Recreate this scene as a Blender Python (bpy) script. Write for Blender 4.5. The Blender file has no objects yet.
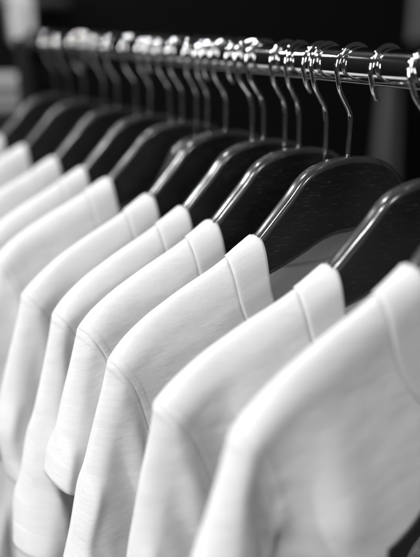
import bpy, bmesh, math, random
import numpy as np
from mathutils import Vector, Matrix
from mathutils.bvhtree import BVHTree

# ------------------------------------------------------------------ scene, camera, world, lights
SC = bpy.context.scene
COL = SC.collection
RAIL_Z = 1.55                       # height of the rail's axis above the floor
def Lw(s, y, d):                    # rail-local millimetres: s left of the rail, y away along it, d below it
    return Vector((-s/1000, y/1000, RAIL_Z - d/1000))

cam = bpy.data.cameras.new("camera"); camo = bpy.data.objects.new("camera", cam); COL.objects.link(camo)
camo.location = Lw(386.56, -449.94, -32.15)
camo.rotation_euler = Matrix(((0.85627269, 0.15976089, -0.49119602),
                              (-0.51652403, 0.26484516, -0.81428494),
                              (0.0, 0.95096451, 0.30930002))).to_euler()
cam.sensor_fit = 'VERTICAL'; cam.sensor_height = 36; cam.lens = 51.96
cam.clip_start = 0.02; cam.clip_end = 60
cam.dof.use_dof = True; cam.dof.focus_distance = 0.556; cam.dof.aperture_fstop = 2.75
SC.camera = camo

W = bpy.data.worlds.new("World"); SC.world = W; W.use_nodes = True
W.node_tree.nodes["Background"].inputs[0].default_value = (1, 1, 1, 1)
W.node_tree.nodes["Background"].inputs[1].default_value = 0.03
SC.view_settings.view_transform = 'Standard'; SC.view_settings.look = 'None'
SC.view_settings.exposure = 0.04; SC.view_settings.gamma = 1.0

def lamp(loc, aim, size, power):    # a round area lamp, for the shop's ceiling spots and the added fills
    l = bpy.data.lights.new("spot_or_fill_lamp", 'AREA'); l.shape = 'DISK'; l.size = size; l.energy = power
    o = bpy.data.objects.new("spot_or_fill_lamp", l); COL.objects.link(o); o.location = loc
    o.rotation_euler = (Vector(aim) - Vector(loc)).to_track_quat('-Z', 'Y').to_euler()
for (lx, ly, lz, sz, pw) in ((-2.30, 0.10, 2.50, 0.07, 24), (-1.40, 0.90, 2.95, 0.07, 19), (-0.90, -0.70, 2.80, 0.07, 12),
                             (-0.30, 1.15, 3.00, 0.07, 16), (-0.55, 1.28, 2.35, 0.10, 4)):  # the last, low by the wall, is an added back light for the hook tops
    lamp((lx, ly, lz), (-0.1, 0.15, RAIL_Z - 0.1), sz, pw)
lamp((0.15, -2.30, 2.75), (-0.15, 0, RAIL_Z - 0.2), 0.4, 16)      # added fill from behind the photographer, lifts the shirt fronts
lamp((-2.40, -0.70, 2.05), (-0.15, 0, RAIL_Z - 0.1), 1.0, 34)     # added broad soft fill at left, brightens sleeves, hook stems and rims

# ------------------------------------------------------------------ materials
def nodes(name):
    m = bpy.data.materials.new(name); m.use_nodes = True
    return m, m.node_tree, m.node_tree.nodes["Principled BSDF"]
def N(nt, t, **kw):
    n = nt.nodes.new(t)
    for k, v in kw.items(): setattr(n, k, v)
    return n
def grey(v): return (v, v, v, 1)
def coords(nt, kind, scale, rot=(0, 0, 0)):
    c = N(nt, "ShaderNodeTexCoord"); mp = N(nt, "ShaderNodeMapping"); mp.inputs["Scale"].default_value = scale
    mp.inputs["Rotation"].default_value = rot
    nt.links.new(c.outputs[kind], mp.inputs[0]); return mp.outputs[0]
def noise(nt, vec, scale, detail=3, rough=.5):
    n = N(nt, "ShaderNodeTexNoise"); n.inputs["Scale"].default_value = scale; n.inputs["Detail"].default_value = detail
    n.inputs["Roughness"].default_value = rough; nt.links.new(vec, n.inputs["Vector"]); return n.outputs["Fac"]
def math_(nt, op, a, b=None, c=None):
    n = N(nt, "ShaderNodeMath", operation=op)
    for i, v in enumerate((a, b, c)):
        if v is None: continue
        if isinstance(v, (int, float)): n.inputs[i].default_value = v
        else: nt.links.new(v, n.inputs[i])
    return n.outputs[0]
def bump(nt, h, strength, dist, prev=None):
    b = N(nt, "ShaderNodeBump"); b.inputs["Strength"].default_value = strength; b.inputs["Distance"].default_value = dist
    nt.links.new(h, b.inputs["Height"])
    if prev is not None: nt.links.new(prev, b.inputs["Normal"])
    return b.outputs[0]
def ramp(nt, fac, p0, v0, p1, v1):
    r = N(nt, "ShaderNodeValToRGB"); r.color_ramp.elements[0].position = p0; r.color_ramp.elements[0].color = grey(v0)
    r.color_ramp.elements[1].position = p1; r.color_ramp.elements[1].color = grey(v1)
    nt.links.new(fac, r.inputs[0]); return r.outputs[0]

def cotton(name, kind):
    m, nt, b = nodes(name)
    b.inputs["Base Color"].default_value = grey(.83); b.inputs["Roughness"].default_value = .95
    b.inputs["Specular IOR Level"].default_value = .15
    b.inputs["Sheen Weight"].default_value = .12; b.inputs["Sheen Roughness"].default_value = .5
    uv = coords(nt, "UV", (1, 1, 1))
    # slubby jersey: crosswise yarn unevenness, fine stitches, soft handling creases
    slub = noise(nt, coords(nt, "UV", (90, 330, 1)), 1.0, 3, .6)
    crease = noise(nt, coords(nt, "UV", (26, 60, 1), (0, 0, .25)), 1.0, 4, .55)
    stitch = noise(nt, coords(nt, "UV", (620, 1700, 1)), 1.0, 1, .5)
    if kind == 'collar':
        w = N(nt, "ShaderNodeTexWave"); w.bands_direction = 'X'; w.inputs["Scale"].default_value = 1.0
        w.inputs["Distortion"].default_value = .6; w.inputs["Detail Scale"].default_value = .6
        nt.links.new(coords(nt, "UV", (430, 60, 1)), w.inputs["Vector"])
        n1 = bump(nt, w.outputs["Fac"], .45, .00022)
    else:
        n1 = bump(nt, slub, .46 if kind == 'body' else .36, .0007)
    n2 = bump(nt, crease, .42 if kind == 'body' else .28 if kind == 'sleeve' else .15, .0034, n1)
    swell = noise(nt, coords(nt, "UV", (11, 17, 1), (0, 0, .5)), 1.0, 2, .5)
    n2 = bump(nt, swell, .5 if kind != 'collar' else .2, .010, n2)
    n3 = bump(nt, stitch, .6, .00035, n2)
    # sewn seams, from the distance to the nearest one: a raised, puckered allowance, a soft valley, a row of stitches
    a = N(nt, "ShaderNodeAttribute"); a.attribute_name = "seam_distance"; d = a.outputs["Fac"]
    def ss(lo, hi):
        r = N(nt, "ShaderNodeMapRange", interpolation_type='SMOOTHSTEP'); nt.links.new(d, r.inputs["Value"])
        r.inputs["From Min"].default_value = lo; r.inputs["From Max"].default_value = hi; return r.outputs[0]
    def line(pos, wd):
        t = math_(nt, 'DIVIDE', math_(nt, 'ABSOLUTE', math_(nt, 'SUBTRACT', d, pos)), wd)
        return math_(nt, 'SMOOTH_MIN', t, 1.0, .3)
    pk = noise(nt, coords(nt, "UV", (210, 210, 1)), 1.0, 2, .5)
    plateau = math_(nt, 'SUBTRACT', 1.0, ss(.0045, .0075))
    g = math_(nt, 'MULTIPLY', plateau, math_(nt, 'ADD', .6, math_(nt, 'MULTIPLY', pk, 1.1)))
    g = math_(nt, 'ADD', g, math_(nt, 'MULTIPLY', ss(0.0, .0022), .2))
    if kind == 'sleeve': g = math_(nt, 'ADD', g, math_(nt, 'MULTIPLY', line(.100, .0011), .5))
    if kind == 'sleeve':                # the hem is turned up double: a step at its upper edge
        st = math_(nt, 'MULTIPLY', ss(.0985, .1015), ss(.06, .0601)); g = math_(nt, 'ADD', g, math_(nt, 'MULTIPLY', math_(nt, 'SUBTRACT', ss(.06, .0601), st), 1.2))
    n4 = bump(nt, g, .55 if kind != 'collar' else .3, .0006, n3)
    nt.links.new(n4, b.inputs["Normal"])
    # faint mottling of the yarn itself
    nt.links.new(ramp(nt, slub, .25, .80, .75, .86), b.inputs["Base Color"])
    tr = N(nt, "ShaderNodeBsdfTranslucent"); tr.inputs["Color"].default_value = grey(.85)
    mx = N(nt, "ShaderNodeMixShader"); mx.inputs[0].default_value = .36
    nt.links.new(n4, tr.inputs["Normal"])
    nt.links.new(b.outputs[0], mx.inputs[1]); nt.links.new(tr.outputs[0], mx.inputs[2])
    nt.links.new(mx.outputs[0], nt.nodes["Material Output"].inputs["Surface"])
    return m
M_BODY, M_SLEEVE, M_COLLAR = cotton("white_jersey", 'body'), cotton("white_jersey_sleeve", 'sleeve'), cotton("white_rib", 'collar')

def oak():
    m, nt, b = nodes("black_stained_oak")
    v = coords(nt, "Object", (26, 60, 420), (0, math.radians(17), 0))
    grain = noise(nt, v, 1.0, 5, .65)
    pores = noise(nt, coords(nt, "Object", (110, 90, 1300), (0, math.radians(17), 0)), 1.0, 2, .6)
    fleck = ramp(nt, pores, .62, .0, .72, 1.0)
    mix = N(nt, "ShaderNodeMix", data_type='RGBA'); mix.inputs["A"].default_value = grey(.008); mix.inputs["B"].default_value = grey(.045)
    nt.links.new(fleck, mix.inputs["Factor"])
    nt.links.new(mix.outputs["Result"], b.inputs["Base Color"])
    nt.links.new(ramp(nt, grain, .3, .34, .7, .50), b.inputs["Roughness"])
    n = bump(nt, grain, .35, .0006); n = bump(nt, fleck, .4, .0003, n)
    nt.links.new(n, b.inputs["Normal"]); b.inputs["Specular IOR Level"].default_value = .32
    b.inputs["Coat Weight"].default_value = .0
    return m
M_OAK = oak()
def rim():
    m, nt, b = nodes("black_lacquered_edge")
    b.inputs["Base Color"].default_value = grey(.03)
    g = noise(nt, coords(nt, "Object", (40, 400, 40)), 1.0, 3, .5)
    nt.links.new(ramp(nt, g, .3, .17, .7, .26), b.inputs["Roughness"])
    b.inputs["Coat Weight"].default_value = .6; b.inputs["Coat Roughness"].default_value = .14
    return m
M_RIM = rim()
def chrome(name, base, r0, r1, sc):
    m, nt, b = nodes(name)
    b.inputs["Base Color"].default_value = grey(base); b.inputs["Metallic"].default_value = 1
    g = noise(nt, coords(nt, "Object", sc), 1.0, 4, .6)
    nt.links.new(ramp(nt, g, .35, r0, .75, r1), b.inputs["Roughness"])
    return m
M_WIRE = chrome("chrome_wire", .80, .06, .075, (150, 150, 60))
M_RAIL = chrome("chrome_tube", .86, .04, .10, (300, 14, 300))
def plain(name, v, r, sc=30, var=.15):
    m, nt, b = nodes(name)
    g = noise(nt, coords(nt, "Object", (sc, sc, sc)), 1.0, 4, .6)
    nt.links.new(ramp(nt, g, .3, v*(1-var), .7, v*(1+var)), b.inputs["Base Color"]); b.inputs["Roughness"].default_value = r
    return m
M_BLACK = plain("black_powder_coat", .012, .5, 200)
M_POST = plain("matt_black_steel", .004, .9, 200); M_POST.node_tree.nodes["Principled BSDF"].inputs["Specular IOR Level"].default_value = .1
M_WALL = plain("charcoal_wall", .005, .9, 4)
M_WALL.node_tree.nodes["Principled BSDF"].inputs["Specular IOR Level"].default_value = .1
M_FLOOR = plain("dark_floor", .014, .6, 3)
M_PRINT = plain("black_print", .012, .55, 400)
M_INK = plain("white_print", .62, .7, 900, .3)
M_PALE = plain("pale_cloth", .5, .95, 20, .06)
M_GREYC = plain("grey_cloth", .34, .95, 20, .1)
M_DARKC = plain("dark_grey_cloth", .085, .95, 20, .1)
M_GREYM = plain("grey_metal", .13, .5, 20, .1)

# ------------------------------------------------------------------ helpers
def link(name, me, mat, parent=None, smooth=True):
    if smooth: me.polygons.foreach_set("use_smooth", [True]*len(me.polygons))
    if not me.materials: me.materials.append(mat)
    o = bpy.data.objects.new(name, me); COL.objects.link(o)
    if parent is not None: o.parent = parent
    return o
def empty(name, loc, rz=0.0):
    o = bpy.data.objects.new(name, None); o.empty_display_size = .05; COL.objects.link(o)
    o.location = loc; o.rotation_euler = (0, 0, rz); return o
def tag(o, label, cat, group=None):
    o["label"] = label; o["category"] = cat
    if group: o["group"] = group
    return o
def from_bm(bm, name):
    bmesh.ops.recalc_face_normals(bm, faces=bm.faces)
    me = bpy.data.meshes.new(name); bm.to_mesh(me); bm.free(); return me
def catmull(pts, n):
    P = [Vector(p) for p in pts]; P = [2*P[0]-P[1]] + P + [2*P[-1]-P[-2]]; out = []
    for i in range(1, len(P)-2):
        for k in range(n):
            t = k/n; a, b, c, d = P[i-1], P[i], P[i+1], P[i+2]
            out.append(.5*((2*b)+(c-a)*t+(2*a-5*b+4*c-d)*t*t+(3*b-a-3*c+d)*t**3))
    out.append(P[-2]); return out
def tube(bm, pts, rad, seg=14, cap=True):
    rings = []; prev = None
    for i, p in enumerate(pts):
        t = (pts[min(i+1, len(pts)-1)] - pts[max(i-1, 0)]).normalized()
        u = (prev - t*prev.dot(t)).normalized() if prev is not None else (t.orthogonal()).normalized()
        prev = u; v = t.cross(u)
        r = rad[i] if isinstance(rad, (list, tuple)) else rad
        rings.append([bm.verts.new(p + (u*math.cos(a)+v*math.sin(a))*r) for a in (2*math.pi*k/seg for k in range(seg))])
    for A, B in zip(rings, rings[1:]):
        for k in range(seg): bm.faces.new((A[k], A[(k+1) % seg], B[(k+1) % seg], B[k]))
    if cap: bm.faces.new(rings[0][::-1]); bm.faces.new(rings[-1])
def box(bm, x0, x1, y0, y1, z0, z1, bev=0):
    r = bmesh.ops.create_cube(bm, size=1)
    vs = r['verts']
    for v in vs: v.co = Vector(((x0+x1)/2+v.co.x*(x1-x0), (y0+y1)/2+v.co.y*(y1-y0), (z0+z1)/2+v.co.z*(z1-z0)))
    if bev:
        es = {e for v in vs for e in v.link_edges}
        bmesh.ops.bevel(bm, geom=list(es), offset=bev, segments=3, affect='EDGES', profile=.5)

# ------------------------------------------------------------------ setting
bm = bmesh.new(); box(bm, -4, 4, -3, 6, -.05, 0)
o = link("floor", from_bm(bm, "floor"), M_FLOOR, smooth=False); o["kind"] = "structure"
bm = bmesh.new(); box(bm, -4, 5, 1.36, 1.5, 0, 3.4)
o = link("wall", from_bm(bm, "wall"), M_WALL, smooth=False); o["kind"] = "structure"

# ------------------------------------------------------------------ clothes rack
rack = tag(empty("clothes_rack", Vector((0, 0, 0))), "long chrome rail of the clothes rack that every hanger hooks over", "clothes rack")
Y0, Y1 = -1.05, .655
bm = bmesh.new(); tube(bm, [Vector((0, Y0+(Y1-Y0)*k/40, RAIL_Z)) for k in range(41)], .0125, 48)
link("rail", from_bm(bm, "rail"), M_RAIL, rack)
for ye, sg in ((Y0, -1), (Y1, 1)):
    bm = bmesh.new(); tube(bm, [Vector((0, ye+sg*t, RAIL_Z)) for t in (.0005, .003, .012, .0155)], [.0135, .0148, .0148, .011], 32)
    link("end_cap", from_bm(bm, "end_cap"), M_BLACK, rack)
    yp = ye - sg*(-.034)
    bm = bmesh.new(); tube(bm, [Vector((0, yp, z)) for z in (.03, .4, .8, 1.2, RAIL_Z+.004)], .016, 24)
    link("post", from_bm(bm, "post"), M_POST, rack)
    bm = bmesh.new(); box(bm, -.26, .26, yp-.02, yp+.02, .002, .03, .004)
    link("foot", from_bm(bm, "foot"), M_BLACK, rack)

# ------------------------------------------------------------------ hangers
TOP = [(0, 64), (12, 64.8), (23, 66.5), (36, 71), (45, 77.5), (53, 86.5), (62, 95.5), (71, 104.5), (78, 111.4), (85, 117.2), (93, 123), (106, 131),
       (119, 137.5), (131, 143), (143, 148), (154, 153.5), (165, 160), (174, 166.5), (181, 173), (186, 179), (188.5, 184)]
BOT = [(187.5, 188.5), (183, 190.5), (176, 187), (160, 176), (120, 159.5), (83, 146.5), (62, 140), (40, 131.5), (24, 124.5), (10, 121.3), (0, 121)]
def hanger_body(width=1.0, drop=0.0):
    T = [Vector((s*width, 0, -d-drop)) for s, d in TOP]; Bt = [Vector((s*width, 0, -d-drop)) for s, d in BOT]
    def even(P, m):                     # m points evenly spaced along a polyline
        L = [0.0]
        for p, q in zip(P, P[1:]): L.append(L[-1]+(q-p).length)
        out = []
        for k in range(m):
            w = L[-1]*k/(m-1); i = max(j for j in range(len(P)-1) if L[j] <= w+1e-9)
            out.append(P[i].lerp(P[i+1], min(1, (w-L[i])/(L[i+1]-L[i]))))
        return out
    M_ = 60
    half = even(catmull(T, 4), M_) + even(catmull(Bt, 4), M_)
    prof = [(-p.x/1000, p.z/1000) for p in half]
    full = prof + [(-x, z) for x, z in prof[::-1] if abs(x) > 1e-5]
    n = len(full)
    # cross-section: flat faces, rounded-over edge
    def inset(k):
        res = []
        for i in range(n):
            p0, p1 = Vector(full[i-1]), Vector(full[(i+1) % n]); t = (p1-p0).normalized()
            res.append((full[i][0]-t.y*k, full[i][1]+t.x*k))
        return res
    sgn = 1
    area = sum(full[i][0]*full[(i+1) % n][1]-full[(i+1) % n][0]*full[i][1] for i in range(n))
    if area < 0: sgn = -1
    th, r = .0060, .0042
    layers = []
    for k in range(7):
        a = math.pi/2*k/6
        layers.append((inset(sgn*r*(1-math.sin(a))), -(th-r) - r*math.cos(a)))
    layers += [(p, -y) for p, y in layers[::-1]]
    # a hairline groove where face meets the rounded edge
    bm = bmesh.new(); rings = []
    for p, y in layers: rings.append([bm.verts.new((x, y, z)) for x, z in p])
    for A, B in zip(rings, rings[1:]):
        for i in range(n):
            f = bm.faces.new((A[i], A[(i+1) % n], B[(i+1) % n], B[i])); f.material_index = 1
    flat = []                           # the flat faces: a strip of quads from the upper to the lower edge, on both arms
    mir = lambda k: k if k in (0, 2*M_-1) else 2*M_ + (2*M_-2-k)
    for ring, rev in ((rings[0], False), (rings[-1], True)):
        for ix in (lambda k: k, mir):
            for i in range(M_-1):
                q = [ring[ix(i)], ring[ix(i+1)], ring[ix(2*M_-2-i)], ring[ix(2*M_-1-i)]]
                flat.append(bm.faces.new(q))
    bmesh.ops.recalc_face_normals(bm, faces=bm.faces)
    for f in bm.faces: f.smooth = True
    for f in flat: f.smooth = False
    me = bpy.data.meshes.new("hanger_body"); bm.to_mesh(me); bm.free()
    me.materials.append(M_OAK); me.materials.append(M_RIM); return me
def hook_mesh(stem=66.0, rnd=None):
    r = 15.6; cz = 1.3
    j = (lambda a: rnd.uniform(-a, a)) if rnd else (lambda a: 0)
    pts = [(0, 0, -stem), (0, 0, -stem*.8), (0, 0, -46), (.2, 0, -38+j(2)), (2.0, 0, -31), (6.5, 0, -24.5), (11.5, 0, -16.5)]
    for k in range(0, 15):
        a = math.radians(-24 + k*(232+j(6))/14)
        pts.append((r*math.cos(a), j(.12), -cz + r*math.sin(a)))
    P = [Vector((-x/1000, y/1000, z/1000)) for x, y, z in pts]
    P = catmull(P, 4)
    bm = bmesh.new(); rad = [.0017]*len(P); rad[-1] = .0011; rad[-2] = .0015
    tube(bm, P, rad, 16); return from_bm(bm, "hook")
BODY_ME = hanger_body()
SLIM_ME = hanger_body(.62, 11.5)
rnd = random.Random(7)
def make_hanger(y, yaw, label, body_me, group, stem=66.0, swivel=0.0, lift=0.0, dx=0.0, lean=0.0):
    t = empty("coat_hanger", Lw(dx, y, 0), math.radians(yaw))
    tag(t, label, "hanger", group)
    b = link("hanger_body", body_me, None, t, smooth=False); b.location.z = lift/1000
    h = link("hook", hook_mesh(stem - lift, rnd), M_WIRE, t)
    h.rotation_euler = (math.radians(lean), 0, math.radians(swivel))
    if lean:                            # leaning hook: stays rooted in the wood
        h.location = (0, -math.sin(math.radians(lean))*-.066*-1, 0)
    return t

# ------------------------------------------------------------------ t-shirts: draped cloth, positions from a cloth drop over the hanger
def lerp(a,b,t): return (a[0]+(b[0]-a[0])*t, a[1]+(b[1]-a[1])*t)
def bez(p,t):
    p=list(p)
    while len(p)>1: p=[lerp(p[i],p[i+1],t) for i in range(len(p)-1)]
    return p[0]
def arc(fn,n,m=400):
    pts=[fn(i/m) for i in range(m+1)]; L=[0.]
    for a,b in zip(pts,pts[1:]): L.append(L[-1]+math.hypot(b[0]-a[0],b[1]-a[1]))
    out=[];j=0
    for i in range(n+1):
        t=L[-1]*i/n
        while j<m-1 and L[j+1]<t: j+=1
        f=(t-L[j])/max(1e-12,L[j+1]-L[j]); out.append(lerp(pts[j],pts[j+1],min(1,max(0,f))))
    return out
NR,NK,NC,NS,NB,NCOL=26,12,10,16,18,3
def pattern(sl=0.19, sang=45, hemw=0.155, length=0.62, wide=1.0):
    """flat T-shirt: returns verts [(x,z,panel)], faces [(idx4, part)], attr dist-to-seam per face corner"""
    N=(0.109,0.0); T=(0.109+0.090*wide,-0.056*wide); U=(0.232*wide,-0.275)
    verts=[];key={};faces=[];uvs=[]
    def vid(x,z,panel,sgn,seam):
        k=(round(x*sgn,5),round(z,5),'S' if seam else panel)
        if k not in key: key[k]=len(verts); verts.append((x*sgn,z,0 if seam else panel))
        return key[k]
    hole=arc(lambda t:bez([T,(T[0]-0.030,T[1]-0.030),(T[0]-0.040,U[1]+0.060),U],t),NR)
    sh=arc(lambda t:lerp(N,T,t),NC)
    a=math.radians(sang); dirv=(math.cos(a),-math.sin(a))
    TE=(T[0]+dirv[0]*sl,T[1]-math.sin(a)*sl)
    nrm=(-math.sin(a),-math.cos(a)); UE=(TE[0]+nrm[0]*hemw,TE[1]+nrm[1]*hemw)
    hemS=arc(lambda t:lerp(TE,UE,t),NR)
    for sgn in (1,-1):
        for panel in (1,-1):
            zc=-0.098 if panel==1 else -0.03
            neck=arc(lambda t:bez([N,(N[0]-0.012,zc*0.75),(N[0]*0.62,zc),(0,zc)],t),NK)
            ch=(0,U[1]); cen=arc(lambda t:lerp((0,zc),ch,t),NR-NK)
            left=neck+cen[1:]
            bot=arc(lambda t:lerp(ch,U,t),NC)
            # yoke: coons patch
            def coons(i,j):
                u=i/NC;v=j/NR
                l,r,t_,b=left[j],hole[j],sh[i],bot[i]
                f=lambda k:(1-u)*l[k]+u*r[k]+(1-v)*t_[k]+v*b[k]-((1-u)*(1-v)*N[k]+u*(1-v)*T[k]+(1-u)*v*ch[k]+u*v*U[k])
                return f(0),f(1)
            G={}
            for j in range(NR+1):
                for i in range(NC+1):
                    x,z=coons(i,j); seam=(j==0) or (i==NC and j==NR)
                    if i==0 and j>=NK: x=0.
                    G[i,j]=vid(x,z,panel,sgn,seam)
            def quad(ids,part,uv):
                if sgn*panel<0: ids=ids[::-1];uv=uv[::-1]
                faces.append((ids,part)); uvs.append(uv)
            def P(i): return (verts[i][0],verts[i][1])
            for j in range(NR):
                for i in range(NC):
                    ids=[G[i,j],G[i,j+1],G[i+1,j+1],G[i+1,j]]
                    quad(ids,'body',[(NC-(i+q))*0.0095 for q in (0,0,1,1)])
            # lower body
            B={}
            for j in range(NB+1):
                for i in range(NC+1):
                    t=j/NB; x0,z0=bot[i]
                    x=x0*(1+0.02*t); z=z0+(-length-z0)*t
                    B[i,j]=G[i,NR] if j==0 else vid(x,z,panel,sgn,i==NC)
            for j in range(NB):
                for i in range(NC):
                    quad([B[i,j],B[i,j+1],B[i+1,j+1],B[i+1,j]],'body',[(NB-(j+q))*(length-.275)/NB+.5 for q in (0,1,1,0)])
            # sleeve
            Q={}
            for j in range(NR+1):
                for i in range(NS+1):
                    x,z=lerp(hole[j],hemS[j],i/NS)
                    Q[i,j]=G[NC,j] if i==0 else vid(x,z,panel,sgn,j in(0,NR))
            tag='sleeve%d'%(1 if sgn>0 else 2)
            for j in range(NR):
                for i in range(NS):
                    quad([Q[i,j],Q[i,j+1],Q[i+1,j+1],Q[i+1,j]],tag,[ ((i+q)/NS*sl) for q in (0,0,1,1)])
            # collar band: inward offset of the neck seam
            C={}
            for j in range(NK+1):
                # band end at the shoulder rises along the hanger neck
                if j==0: o=(N[0]-0.0255,N[1]+0.001)
                else:
                    p0=neck[j-1];p1=neck[min(j+1,NK)]
                    tx,tz=p1[0]-p0[0],p1[1]-p0[1]
                    if j==NK: tx,tz=-1,0
                    L=math.hypot(tx,tz); w=0.024-0.002*j/NK
                    n=(tz/L,-tx/L)
                    if n[1]<0 and j>6: n=(-n[0],-n[1])
                    if n[0]>0: n=(-n[0],-n[1])
                    bl=max(0,1-j/4)
                    n=(n[0],n[1]+0.12*bl); o=(neck[j][0]+n[0]*w,neck[j][1]+n[1]*w)
                    if j==NK:o=(0,neck[j][1]+w)
                for i in range(NCOL+1):
                    x,z=lerp(neck[j],o,i/NCOL)
                    C[i,j]=G[0,j] if i==0 else vid(x,z,panel,sgn,j==0)
            for j in range(NK):
                for i in range(NCOL):
                    quad([C[i,j+1],C[i,j],C[i+1,j],C[i+1,j+1]],'collar',[(i+q)/NCOL*.024 for q in (1,1,0,0)])
    return verts,faces,uvs

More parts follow.
